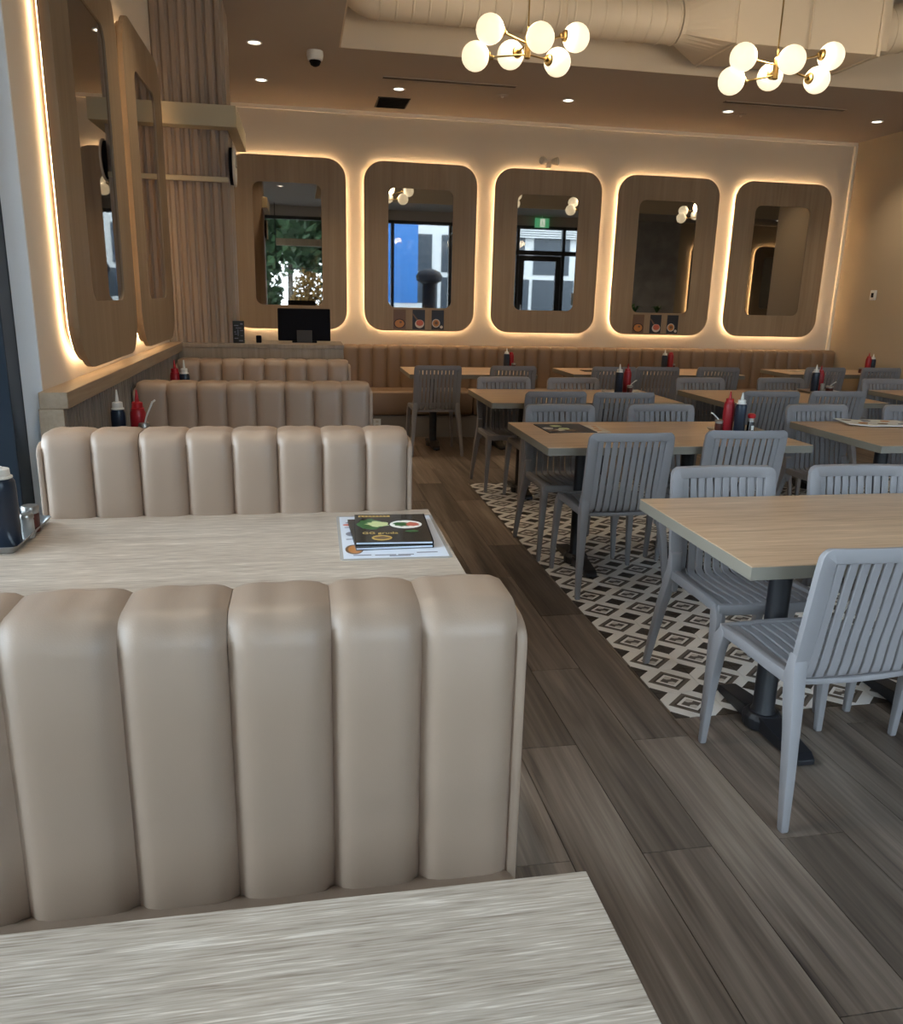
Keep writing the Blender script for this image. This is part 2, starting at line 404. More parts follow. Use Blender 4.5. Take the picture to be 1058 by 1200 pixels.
# ribbed timber column with cream canopy, rail, clock
column = struct(bpy.data.objects.new('wall_column', None)); COL.objects.link(column)
CX0, CX1, CYF = WLX, -.447, 5.965
MB().box(CX0, CX1-.004, CYF+.016, CYF+.42, 0, CZ).build('core', 'rib', column)
nb = 8; bwid = (CX1-CX0)/nb
for k in range(nb):
    x0 = CX0+k*bwid
    pr = [(x0+.001, CYF+.018), (x0+.001, CYF+.013), (x0+.014, CYF+.0), (x0+bwid*.66, CYF+.0), (x0+bwid*.80, CYF+.012), (x0+bwid-.002, CYF+.014), (x0+bwid-.002, CYF+.018)]
    MB().prism(pr, 0, CZ-.001).build('board', 'rib', column)
for k in range(3):
    MB().box(CX1-.004, CX1+.006, CYF+.02+k*.13, CYF+.02+k*.13+.105, 0, CZ-.001).build('board', 'rib', column)
o = tag(MB().box(WLX+.002, -.372, 5.835, CYF-.001, 2.492, 2.622).box(CX1+.008, -.372, CYF-.0005, 6.80, 2.492, 2.622).build('canopy', 'canopy', bevel=.003),
        'cream boxed canopy projecting from the ribbed wooden column above the counter', 'canopy')
o = tag(MB().box(WLX+.002, CX1, CYF-.03, CYF-.001, 2.170, 2.202).build('wall_rail', 'canopy', bevel=.003),
        'thin cream rail running across the ribbed column under the canopy', 'rail')
clk = empty('wall_clock', 'round black-backed clock with pale rim seen edge-on at the column side under the canopy', 'clock', (CX1+.007, 6.05, 2.285))
def disc_x(x0, x1, r, n=32): return MB().sweep([[(x0, r*math.cos(2*PI*k/n), r*math.sin(2*PI*k/n)) for k in range(n)], [(x1, r*math.cos(2*PI*k/n), r*math.sin(2*PI*k/n)) for k in range(n)]])
disc_x(0, .022, .118).build('backing', 'blackplastic', clk)
disc_x(.022, .036, .13).build('rim', 'offwhite', clk, bevel=.004)
disc_x(.036, .0375, .112).build('dial', 'white', clk)
MB().bar([((.039, 0, 0), (.001, 0, 0), (0, .004, 0)), ((.039, 0, .08), (.001, 0, 0), (0, .002, 0))]).build('hand', 'blackplastic', clk)
MB().bar([((.039, 0, 0), (.001, 0, 0), (0, 0, .004)), ((.039, .055, 0), (.001, 0, 0), (0, 0, .002))]).build('hand', 'blackplastic', clk)

# ------------------------------------------------------------------ counter and what stands on it
ctr = empty('counter', 'pale oak cashier counter behind the last booth, below the ribbed column', 'counter', (0, 5.9, 0))
MB().box(-.83, .300, -.008, .03, 0, 1.09).build('front_panel', 'counter', ctr, bevel=.002)
MB().box(.27, .300, .03, .05, 0, 1.09).box(-.40, .296, .4, .43, 0, 1.09).build('carcass', 'counter', ctr)
MB().box(-.435, .305, -.012, .46, 1.09, 1.117).box(-.83, -.435, -.012, .055, 1.09, 1.117).build('worktop', 'counter', ctr, bevel=.002)
mon = empty('monitor', 'black till monitor on the counter seen from behind', 'monitor', (.03, 6.13, 1.117))
MB().prism([(-.09, -.02), (.09, -.02), (.09, .13), (-.09, .13)], 0, .012).build('base', 'blackplastic', mon, bevel=.003)
MB().box(-.055, .055, -.022, .0, .0, .088).build('mount', 'vent', mon, bevel=.003)
MB().bar([((0, .01, .012), (.190, 0, 0), (0, .012, 0)), ((0, .045, .242), (.190, 0, 0), (0, .012, 0))]).build('housing', 'blackplastic', mon, bevel=.008)
MB().bar([((0, .0245, .03), (.178, 0, 0), (0, .001, 0)), ((0, .0545, .23), (.178, 0, 0), (0, .001, 0))]).build('screen', 'black', mon)
sg = empty('menu_sign', 'small upright black notice card with white print at counter left', 'sign', (-.425, 6.01-.055, 1.1175))
MB().box(-.039, .039, 0, .006, 0, .152).build('card', 'cover', sg)
for (a, b, c, d) in ((-.03, .0, .118, .124), (-.02, .02, .102, .106), (-.028, -.012, .06, .064), (.01, .03, .085, .089), (.012, .03, .128, .136), (-.006, -.002, .05, .095), (-.03, -.004, .03, .036), (.012, .03, .05, .053), (-.03, -.018, .074, .079), (0, .028, .014, .02)):
    MB().box(a, b, -.0008, 0, c, d).build('print', 'ink', sg)
rd = empty('card_reader', 'small black card reader standing on the counter left of monitor', 'card reader', (-.292, 6.02, 1.117))
MB().box(-.019, .019, -.012, .02, 0, .052).build('body', 'blackplastic', rd, bevel=.007)
MB().box(-.013, .013, .02, .0208, .022, .045).build('screen', 'vent', rd)

# ------------------------------------------------------------------ mirror panels with LED halo
def rrect(w_, h_, r, n=9, cz=0):
    pts = []
    for cx, cz_, a0 in ((w_/2-r, h_/2-r, 0), (-w_/2+r, h_/2-r, PI/2), (-w_/2+r, -h_/2+r, PI), (w_/2-r, -h_/2+r, 1.5*PI)):
        for k in range(n):
            a = a0+PI/2*k/(n-1); pts.append((cx+r*math.cos(a), cz+cz_+r*math.sin(a)))
    return pts
def ring(outer, inner, y0, y1):
    n = len(outer); m = MB(); vs = []
    for pts, y in ((outer, y0), (inner, y0), (inner, y1), (outer, y1)): vs += [(x, y, z) for x, z in pts]
    fs = []
    for a in range(4):
        b = (a+1) % 4
        for k in range(n):
            l = (k+1) % n; fs.append((a*n+k, a*n+l, b*n+l, b*n+k))
    return m.add(vs, fs)
def mirror_panel(label, group, loc, rz, pw, ph, mw, mh, mz=0, gap=.071, led='led'):
    e = empty('mirror_panel', label, 'mirror', loc, rz, group)
    o = rrect(pw, ph, .20); i = rrect(mw, mh, .075, cz=mz)
    ring(o, i, 0, .022).build('wood_panel', 'panel', e)
    MB().sweep([[(x, .007, z) for x, z in rrect(mw-.0005, mh-.0005, .075, cz=mz)], [(x, .019, z) for x, z in rrect(mw-.0005, mh-.0005, .075, cz=mz)]]).build('mirror_glass', 'mirror', e)
    # backing ring against the wall and the LED ribbon in the gap
    ring(rrect(pw-.05, ph-.05, .178), rrect(pw-.22, ph-.22, .06), .022, .046).build('backing_ring', 'panel', e)
    ring(rrect(pw-.20, ph-.20, .07), rrect(pw-.30, ph-.30, .04), .046, gap-.001).build('wall_cleat', 'panel', e)
    ring(rrect(pw-.075, ph-.075, .166), rrect(pw-.100, ph-.100, .154), .0465, .0515).build('led_strip', led, e)
    return e
PZ, PH = 1.945, 1.71
desc = ['wood-framed backlit mirror above the cashier counter, partly behind the ribbed column',
        'wood-framed backlit mirror second from left on the back wall, food photos beneath glass, window reflected',
        'wood-framed backlit mirror at the middle of the back wall, under the emergency light',
        'wood-framed backlit mirror second from right on back wall, food photos beneath its glass',
        'wood-framed backlit mirror at the far right of the back wall beside the tan wall']
PCX = [-.10, 1.285, 2.68, 4.07, 5.47]
for cx, d in zip(PCX, desc): mirror_panel(d, 'backlit mirrors along the back wall', (cx, BY-.072, PZ), 0, 1.2, PH, .69, 1.21, -.003)
mirror_panel('tall backlit wooden mirror nearest the window on left wall', 'backlit mirrors on the left wall', (WLX+.076, 3.885, 1.98), PI/2, 1.15, 1.63, .62, 1.16, .02, gap=.075, led='led_soft')
mirror_panel('backlit wooden mirror on the left wall next to the ribbed column', 'backlit mirrors on the left wall', (WLX+.076, 5.175, 1.98), PI/2, 1.15, 1.63, .62, 1.16, .02, gap=.075, led='led_soft')
mirror_panel('backlit mirror on the rear plaster wall, seen reflected in the second mirror from right', 'backlit mirrors on the rear wall', (9.85, -.928, PZ), PI, 1.2, PH, .69, 1.21)
mirror_panel('backlit mirror on the rear plaster wall, seen reflected in the far right mirror', 'backlit mirrors on the rear wall', (11.5, -.928, PZ), PI, 1.2, PH, .69, 1.21)

# food photo cards under the glass of two mirrors
def card(x, label, kind):
    e = empty('photo_card', label, 'photo', (x, BY-.0725, 1.212), 0)
    MB().box(-.068, .068, -.004, 0, -.104, .104).build('card', 'navyprint' if kind else 'brownprint', e)
    def d(cx, cz, rx, rz_, y, mat, nm):
        n = 24
        MB().sweep([[(cx+rx*math.cos(2*PI*k/n), yy, cz+rz_*math.sin(2*PI*k/n)) for k in range(n)] for yy in (y, y+.0004)]).build(nm, mat, e)
    if kind == 0:
        MB().box(-.066, .066, -.0044, -.004, .01, .09).build('print', 'brownprint', e)
        d(0, -.045, .062, .050, -.0048, 'black', 'bowl_print'); d(0, -.045, .052, .042, -.0053, 'orangeprint', 'soup_print'); d(.012, -.03, .014, .012, -.0058, 'brownprint', 'topping_print')
    elif kind == 1:
        MB().bar([((-.066, -.0044, .06), (0, .0003, 0), (.0, 0, .010)), ((.02, -.0044, -.05), (0, .0003, 0), (0, 0, .02))]).build('print', 'brownprint', e)
        d(.01, -.045, .05, .045, -.0052, 'offwhite', 'bowl_print'); d(.012, -.035, .04, .032, -.0057, 'meat', 'meat_print')
    else:
        d(-.018, -.035, .045, .045, -.0048, 'offwhite', 'bowl_print'); d(-.018, -.035, .036, .036, -.0053, 'orangeprint', 'soup_print'); d(-.016, -.032, .018, .018, -.0058, 'brownprint', 'topping_print')
        d(.042, -.075, .016, .016, -.0050, 'offwhite', 'sauce_dish_print')
for px, w_ in ((1.065, 'second mirror from left'), (3.82, 'second mirror from right')):
    dx = .21
    for k, (pos, what) in enumerate((('left', 'orange soup in dark bowl'), ('middle', 'pale bowl of red meat'), ('right', 'round pale bowl and small dish'))):
        card(px+k*dx, 'food photo, %s, %s one under %s' % (what, pos, w_), k)

# ------------------------------------------------------------------ upholstery
def profile(t=.16, h=1.030, z0=.40, r=.042, double=True):
    P = []
    for k in range(7): P.append((0, z0+(h-r-z0)*k/6, -1, 0))
    for k in range(1, 7):
        a = PI/2*k/6; P.append((r-r*math.cos(a), h-r+r*math.sin(a), -math.cos(a), math.sin(a)))
    for k in range(1, 3): P.append((r+(t-2*r)*k/2, h, 0, 1))
    for k in range(1, 7):
        a = PI/2*k/6; P.append((t-r+r*math.sin(a), h-r+r*math.cos(a), math.sin(a), math.cos(a)))
    for k in range(1, 7): P.append((t, h-r-(h-r-z0)*k/6, 1, 0))
    return P
def channel(wd, prof, bulge, nu=11, seed=0):
    rnd = random.Random(seed); m = MB(); vs = []; n = len(prof)
    lean = rnd.uniform(-.004, .004)
    for i, (y, z, ny, nz) in enumerate(prof):
        for k in range(nu):
            u = -1+2*k/(nu-1)
            e = (1-abs(u)**4.5)**.66 if abs(u) < 1 else 0
            # crest gathers: the pillow is fullest on the face, drawn in near the seam
            cre = 1.0 if nz < .02 else 1.0-.66*nz
            s = bulge*e*cre + (.0012*math.sin(7*u+seed)*nz*(1-u*u))
            vs.append((u*wd/2*(1-.0)+lean*(z-.7), y+ny*s, z+nz*s))
    fs = []
    for i in range(n-1):
        for k in range(nu-1): fs.append((i*nu+k, i*nu+k+1, (i+1)*nu+k+1, (i+1)*nu+k))
    # closed sides, bottom
    fs.append(tuple(i*nu for i in range(n))); fs.append(tuple(i*nu+nu-1 for i in range(n))[::-1])
    fs.append(tuple(range(nu))[::-1]+tuple((n-1)*nu+k for k in range(nu)))
    return m.add(vs, fs)
def booth(label, Y, xl, xr, widths, rear=True, front_seat=True):
    e = empty('booth_bench', label, 'booth seat', (0, Y, 0), 0, 'channel-backed booths along the left wall')
    tot = sum(widths); sc = (xr-xl)/tot; x = xl
    pf = profile()
    for k, wd in enumerate(widths):
        wd *= sc
        o = channel(wd, pf, .022, seed=k).build('back_channel', 'leather', e, smooth=True); o.location = (x+wd/2, .0, 0); x += wd
    # upholstered end panels, a little lower than the crest
    sp = [(y+(-.010 if ny < 0 else .010 if ny > 0 else 0), z-.016*nz) for y, z, ny, nz in profile(h=1.022, z0=.02, r=.05)]
    for xa in (xr-.003, xl-.015):
        MB().sweep([[(xa, y, z) for y, z in sp], [(xa+.018, y, z) for y, z in sp]]).build('end_panel', 'leather', e, bevel=.006, smooth=True, ang=.9)
    sides = ([(-.47, .0115)] if front_seat else [])+([(.1485, .62)] if rear else [])
    for a, b in sides:
        MB().box(xl, xr+.012, a, b, .46, .575).build('seat_cushion', 'leather', e, bevel=.03, seg=4, smooth=True)
        MB().box(xl, xr+.002, a+.03, b-.01, .09, .46).build('seat_base', 'plinth', e)
        MB().box(xl, xr-.03, a+.07, b-.03, 0, .09).build('toe_kick', 'black', e)
    MB().box(xl, xr, .012, .148, 0, .42).build('back_core', 'plinth', e)
    return e
BL, BR = -.79, .352
booth('nearest taupe leather booth back with wide vertical channels, behind the front table', 1.095, -.834, .314, [.10, .16, .16, .156, .149, .147, .134, .148])
booth('second taupe leather booth, behind the table with menus', 2.65, BL-.01, BR-.006, [.148]*8)
booth('third brown leather booth from the front with red bottle at its wall end', 4.12, BL, BR-.012, [.145]*8)
booth('last brown leather booth right in front of the cashier counter', 5.53, BL, BR-.038, [.14]*8, rear=False)

# long banquette on the back wall
bq = empty('banquette', 'long tan leather channel-back banquette running along the back wall', 'banquette', (0, 8.86, 0))
bx0, bx1, nch = .30, 6.325, 39
pfb = profile(t=.128, h=.935, z0=.42, r=.04)
cm = [channel((bx1-bx0)/nch, pfb, .025, nu=9, seed=s).build('back_channel', 'leather_tan', bq, smooth=True) for s in range(3)]
for k in range(nch):
    o = cm[k] if k < 3 else link('back_channel', cm[k % 3].data, bq)
    o.location = (bx0+(k+.5)*(bx1-bx0)/nch, 0, 0)
for k in range(4):
    a = bx0+k*(bx1-bx0)/4; b = a+(bx1-bx0)/4
    MB().box(a+.001, b-.001, -.41, -.018, .235, .49).build('seat_cushion', 'leather_tan', bq, bevel=.03, seg=3, smooth=True)
MB().box(bx0, bx1, -.40, .13, 0, .232).build('base', 'plinth', bq)
MB().box(bx0, bx1, .0, .14, .232, .43).build('back_core', 'plinth', bq)
ou = empty('outlet', 'white socket plate on the banquette base', 'outlet', (.775, 8.4595, .15))
MB().box(-.04, .04, -.005, 0, -.05, .05).build('plate', 'white', ou, bevel=.002)
for z in (-.02, .02): MB().box(-.014, .014, -.0065, -.005, z-.012, z+.012).build('socket', 'offwhite', ou)

# ------------------------------------------------------------------ tables
def table(label, x0, x1, y0, y1, peds, mat, cat='table', group=None, T=.755, th=.042, bar='y'):
    cx, cy = (x0+x1)/2, (y0+y1)/2
    e = empty('dining_table', label, cat, (cx, cy, 0), 0, group)
    hx, hy = (x1-x0)/2, (y1-y0)/2
    MB().box(-hx, hx, -hy, hy, T-.003, T).build('tabletop', mat, e, bevel=.001, seg=1)
    MB().box(-hx, hx, -hy, hy, T-th, T-.003).build('edge_band', 'edge', e, bevel=.001, seg=1)
    for px in peds:
        p = px-cx
        c = MB().lathe([(.048, .045), (.046, .06), (.038, .075), (.038, T-th-.02), (.05, T-th-.02), (.05, T-th-.012)], 20, (p, 0, 0))
        c.build('pedestal', 'black', e, smooth=True)
        MB().box(p-.18, p+.18, -.03, .03, T-th-.012, T-th).box(p-.03, p+.03, -.2, .2, T-th-.0125, T-th).build('top_spider', 'black', e)
        L_ = .275
        f = MB().bar([((p, -L_, .016), (.030, 0, 0), (0, 0, .010)), ((p, -L_+.03, .022), (.036, 0, 0), (0, 0, .016)), ((p, -.06, .032), (.042, 0, 0), (0, 0, .026)),
                      ((p, .06, .032), (.042, 0, 0), (0, 0, .026)), ((p, L_-.03, .022), (.036, 0, 0), (0, 0, .016)), ((p, L_, .016), (.030, 0, 0), (0, 0, .010))])
        f.lathe([(.068, .006), (.07, .045), (.055, .062)], 20, (p, 0, 0))
        f.build('foot_bar', 'black', e, bevel=.004)
        for sy in (-1, 1): MB().lathe([(.014, 0), (.014, .008)], 10, (p, sy*(L_-.025), 0)).build('levelling_pad', 'blackplastic', e)
    return e
G = 'oak-topped dining tables right of the aisle'
table('pale oak booth table nearest the camera, empty, cropped by the bottom edge', -.95, .352, .148, .848, [-.2], 'table')
table('pale oak booth table carrying black menus and a steel condiment tray', -.945, .418, 1.88, 2.645, [-.2], 'table', T=.767)
table('oak booth table hidden between second and third booths', -.79, .35, 3.44, 4.07, [-.2], 'table')
table('oak booth table hidden between third and last booths', -.79, .33, 4.90, 5.49, [-.2], 'table')
table('nearest oak dining table at right, bare top', 1.245, 2.72, 1.975, 2.765, [1.61, 2.24], 'table_warm_lit', group=G)
table('oak dining table in second row beside the aisle, with menu and sauce tray', 1.205, 2.67, 3.81, 4.635, [1.535, 2.17], 'table_warm_lit', group=G)
table('oak dining table in second row cut by the right edge, white menu on it', 3.05, 4.5, 3.77, 4.62, [3.4, 4.1], 'table_warm_lit', group=G)
table('oak dining table in third row beside the aisle', 1.315, 2.76, 5.52, 6.36, [1.66, 2.3], 'table_warm_lit', group=G)
table('oak dining table in third row, right of the aisle-side one, tray with spoon', 3.11, 4.46, 5.52, 6.35, [3.45, 4.1], 'table_warm_lit', group=G)
table('oak dining table in third row cut by right edge', 4.95, 6.2, 5.55, 6.4, [5.3, 5.9], 'table_warm_lit', group=G)
table('oak dining table against the banquette nearest the counter', 1.0, 2.24, 7.56, 8.34, [1.29, 1.95], 'table_warm_lit', group=G)
table('long oak dining table against the banquette middle', 2.64, 4.48, 7.66, 8.36, [2.95, 4.15], 'table_warm_lit', group=G)
table('oak dining table against banquette at the right wall', 5.10, 6.29, 7.83, 8.42, [5.4, 5.75], 'table_warm_lit', group=G)

# ------------------------------------------------------------------ slatted chair
def make_chair():
    e = empty('dining_chair', '', 'chair', (0, 0, 0), 0, 'grey slatted dining chairs')
    HT = .845
    def yb(x, z):
        f = max(0, (z-.44)/.4)
        return -.150-.062*f-.020*f**.5*(1-(x/.215)**2) if f > 0 else -.150
    for s in (-1, 1):
        b = MB().bar([((s*.241, -.246, 0), (.0125, 0, 0), (0, .013, 0)), ((s*.231, -.222, .14), (.0155, 0, 0), (0, .017, 0)),
                      ((s*.219, -.192, .29), (.018, 0, 0), (0, .021, 0)), ((s*.209, -.166, .39), (.0205, 0, 0), (0, .026, 0)),
                      ((s*.203, -.152, .45), (.022, 0, 0), (0, .024, .0)), ((s*.2005, -.155, .52), (.023, 0, 0), (0, .014, 0))])
        b.build('rear_leg', 'chair', e, bevel=.006, smooth=True)
        b = MB().bar([((s*.228, .240, 0), (.0115, 0, 0), (0, .0115, 0)), ((s*.220, .238, .2), (.015, 0, 0), (0, .017, 0)),
                      ((s*.212, .230, .36), (.0175, 0, 0), (0, .024, 0)), ((s*.209, .222, .405), (.018, 0, 0), (0, .027, 0)), ((s*.207, .205, .440), (.018, 0, 0), (0, .012, .010))])
        b.build('front_leg', 'chair', e, bevel=.006, smooth=True)
    # seat frame: side rails, front rail, rear rail
    m = MB()
    for s in (-1, 1):
        m.bar([((s*.204, -.165, .432), (.016, 0, 0), (0, 0, .020)), ((s*.205, -.05, .430), (.015, 0, 0), (0, 0, .019)), ((s*.206, .12, .433), (.015, 0, 0), (0, 0, .019)), ((s*.207, .225, .431), (.016, 0, 0), (0, 0, .018))])
    m.bar([((-.215, .226, .428), (0, .013, 0), (0, 0, .020)), ((0, .234, .428), (0, .013, 0), (0, 0, .020)), ((.215, .226, .428), (0, .013, 0), (0, 0, .020))])
    m.bar([((-.2, -.128, .418), (0, .014, 0), (0, 0, .010)), ((-.1, -.140, .418), (0, .014, 0), (0, 0, .010)), ((0, -.145, .418), (0, .014, 0), (0, 0, .010)), ((.1, -.140, .418), (0, .014, 0), (0, 0, .010)), ((.2, -.128, .418), (0, .014, 0), (0, 0, .010))])
    m.build('seat_frame', 'chair', e, bevel=.006, smooth=True)
    # back frame: rails and top rail in one hoop
    pts = []; R_ = .014; hw = .196
    for z, q in ((.36, .010), (.42, .018), (.47, .024), (.55, .0255), (.63, .025), (.71, .0245), (.78, .024)): pts.append((-hw-.004*max(0, z-.45)/.4, z, -1, 0, q))
    for k in range(1, 6): a = PI/2*k/6; pts.append((-hw-.004+R_-R_*math.cos(a), HT-.018-R_+R_*math.sin(a), -math.cos(a), math.sin(a), .0225))
    for k in range(-4, 5): pts.append((k*.035, HT-.018, 0, 1, .0215))
    pts += [(-x, z, -a, b, c) for x, z, a, b, c in pts[:12][::-1]]
    m = MB().bar([((x, yb(x, z), z), (a*c, 0, b*c), (0, .0115, -.002)) for x, z, a, b, c in pts])
    m.build('back_frame', 'chair', e, bevel=.005, smooth=True)
    NS = 10
    for k in range(NS):
        u = k-(NS-1)/2
        xs_, xb_ = u*.0383, u*.0355
        prof = [(.222, .436, 0), (.14, .437, 0), (.05, .431, 0), (-.03, .428, 0), (-.09, .428, 0), (-.136, .430, .15), (-.156, .445, .4), (-.161, .480, .7)]
        pts = []
        for i, (y, z, f) in enumerate(prof):
            bow = -.020*f*(1-(xb_/.215)**2)
            nrm = Vector((0, 0, .0055)) if i < 5 else (Vector((0, .003, .005)) if i == 5 else (Vector((0, .005, .003)) if i == 6 else Vector((0, .0055, .001))))
            pts.append(((xs_+(xb_-xs_)*f, y+bow*.5, z), (.0150-.001*f, 0, 0), nrm))
        for z in (.55, .63, .71, .78, HT-.03): pts.append(((xb_, yb(xb_, z)-.001, z), (.0137, 0, 0), (0, .0055, .0008)))
        MB().bar(pts).build('slat', 'chair', e, bevel=.0025, seg=1, smooth=True)
    return e
CH0 = make_chair()
chairs = [
 (1.574, 2.058, 2, 'nearest grey slatted chair, back to camera, at the near side of the bare front table'),
 (2.27, 2.00, 0, 'grey slatted chair at near side of front table, mostly outside the right edge'),
 (1.640, 2.665, 180, 'grey slatted chair facing camera across the front table, beside the aisle'),
 (2.225, 2.65, 178, 'grey slatted chair facing camera across the front table, at right edge'),
 (1.592, 3.900, 0, 'grey slatted chair back to camera, aisle end of the second-row table with menu'),
 (2.245, 3.955, -2, 'grey slatted chair back to camera, in front of the sauce tray of the second-row table'),
 (1.553, 4.51, 180, 'grey slatted chair facing camera behind the dark menu of the second-row table'),
 (2.215, 4.515, 180, 'grey slatted chair facing camera, right one behind the second-row aisle table'),
 (3.295, 4.50, 181, 'grey slatted chair facing camera, left of white menu on second-row right table'),
 (3.985, 4.48, 180, 'grey slatted chair facing camera at right edge behind the white menu'),
 (1.748, 5.63, 0, 'grey slatted chair back to camera, left one at the third-row aisle table'),
 (2.245, 5.585, -3, 'grey slatted chair back to camera, right one at the third-row aisle table'),
 (1.615, 6.185, 180, 'grey slatted chair facing camera at the aisle corner of third row'),
 (2.19, 6.145, 180, 'grey slatted chair facing camera, right one behind the third-row aisle table'),
 (3.44, 5.68, -3, 'grey slatted chair back to camera, left one at the third-row middle table'),
 (4.01, 5.70, -4, 'grey slatted chair back to camera, right one at the third-row middle table'),
 (3.345, 6.215, 180, 'grey slatted chair facing camera, left one behind the third-row middle table'),
 (4.12, 6.245, 180, 'grey slatted chair facing camera, right one behind the third-row middle table'),
 (5.12, 6.22, 180, 'grey slatted chair facing camera at the right edge behind third-row table'),
 (1.245, 7.64, 0, 'grey slatted chair standing alone by the aisle, left of banquette tables'),
 (1.975, 7.67, -1, 'grey slatted chair back to camera, right one at the banquette table nearest counter'),
 (2.985, 7.67, -2, 'grey slatted chair back to camera, left of three at the long banquette table'),
 (3.455, 7.71, -3, 'grey slatted chair back to camera, middle of three at the long banquette table'),
 (4.11, 7.73, -3, 'grey slatted chair back to camera, right of three at the long banquette table'),
 (5.36, 7.82, -3, 'grey slatted chair back to camera, left one at the table by the right wall'),
 (6.03, 7.84, -3, 'grey slatted chair back to camera, right one at the table by the right wall'),
]
for k, (x, y, a, lab) in enumerate(chairs):
    c = CH0 if k == 0 else copy_tree(CH0)
    c.location = (x, y, .0006 if (TX0-.2 < x < TX1 and y > 2.2 and y < 6.3) else 0); c.rotation_euler.z = math.radians(a); c['label'] = lab

# ------------------------------------------------------------------ condiments
TT = .755
def tray(label, x, y, lx, ly, rz=0, z=TT):
    e = tag(MB().build_tray(lx, ly), label, 'tray', 'steel condiment trays')
    e.location = (x, y, z); e.rotation_euler.z = rz; return e
TB = .767
def _build_tray(self, lx, ly):
    def rr(a, b, z, r): return [(x, y, z) for x, y in rrect(a, b, r, 4)]
    secs = [rr(lx-.03, ly-.03, .0, .012), rr(lx-.004, ly-.004, .018, .016), rr(lx, ly, .0195, .018), rr(lx-.002, ly-.002, .0215, .018),
            rr(lx-.012, ly-.012, .0185, .014), rr(lx-.034, ly-.034, .0025, .012)]
    self.sweep(secs); return self.build('tray', 'steel', smooth=True)
MB.build_tray = _build_tray
def squeeze(label, x, y, col='darksauce', cap='white', h=.20, r=.031, z=TT+.003, nozzle=True, group=None):
    e = empty('sauce_bottle', label, 'bottle', (x, y, z), 0, group)
    MB().lathe([(r*.9, 0), (r, .006), (r, h*.72), (r*.97, h*.80), (r*.80, h*.845)], 22).build('body', col, e, smooth=True)
    cp = MB().lathe([(r*.86, h*.845), (r*.86, h*.865), (r*.72, h*.875), (r*.70, h*.955), (r*.55, h*.965)], 22).build('cap', cap, e, smooth=True)
    if nozzle: MB().lathe([(r*.28, h*.962), (r*.2, h*1.06), (r*.10, h*1.16)], 12).build('nozzle', cap, cp, smooth=True)
    else: MB().lathe([(r*.30, h*.962), (r*.26, h*.985)], 12).build('nozzle', cap, cp, smooth=True)
    return e
def soyb(label, x, y, z=TT+.003, h=.115, r=.021):
    e = empty('soy_bottle', label, 'bottle', (x, y, z))
    MB().lathe([(r*1.15, 0), (r*1.15, .008), (r, h*.35), (r*.85, h*.6)], 18).build('sauce', 'soy', e, smooth=True)
    MB().lathe([(r*.85, h*.6), (r*.78, h*.7), (r*.85, h*.8)], 18).build('neck', 'jarglass', e, smooth=True)
    MB().lathe([(r*.95, h*.78), (r*1.08, h*.82), (r*1.08, h*.94), (r*.7, h)], 18).build('cap', 'redcap', e, smooth=True)
    MB().box(-.008, .008, -r*1.06, -r*.9, h*.12, h*.42).build('label', 'white', e)
    return e
def jar(label, x, y, z=TT+.003, h=.062, r=.022, spoon=False, content='chili', tall=False):
    e = empty('condiment_jar', label, 'jar', (x, y, z))
    MB().lathe([(r*.92, 0), (r, .005), (r, h*.72)], 18).build('body', content, e, smooth=True)
    MB().lathe([(r*.98, h*.72), (r*.98, h*.82)], 18).build('glass_rim', 'jarglass', e, smooth=True)
    MB().lathe([(r*1.04, h*.82), (r*1.05, h*.95), (r*.9, h)], 18).build('lid', 'lid', e, smooth=True)
    if spoon: MB().tube([(0, 0, h*.9), (.012, -.003, h*1.15), (.04, -.006, h*1.5), (.052, -.006, h*1.55)], [.0035, .0035, .0045, .004], 8).build('spoon_handle', 'white', e, smooth=True)
    return e
# booth table 2
tray('steel tray at the window end of the booth table with menus', -.858, 2.435, .170, .335, z=TB)
squeeze('large dark sauce bottle with white cap at the left picture edge', -.828, 2.357, h=.228, r=.040, nozzle=False, z=TB+.003)
jar('small dark red chili jar with metal lid on the booth tray', -.800, 2.487, h=.080, r=.024, z=TB+.003)
jar('small clear jar with label in front of chili jar on booth tray', -.791, 2.422, h=.072, r=.019, content='jarglass', z=TB+.003)
jar('little steel-lidded jar half hidden behind the large sauce bottle', -.868, 2.50, h=.092, r=.019, content='jarglass', z=TB+.003)
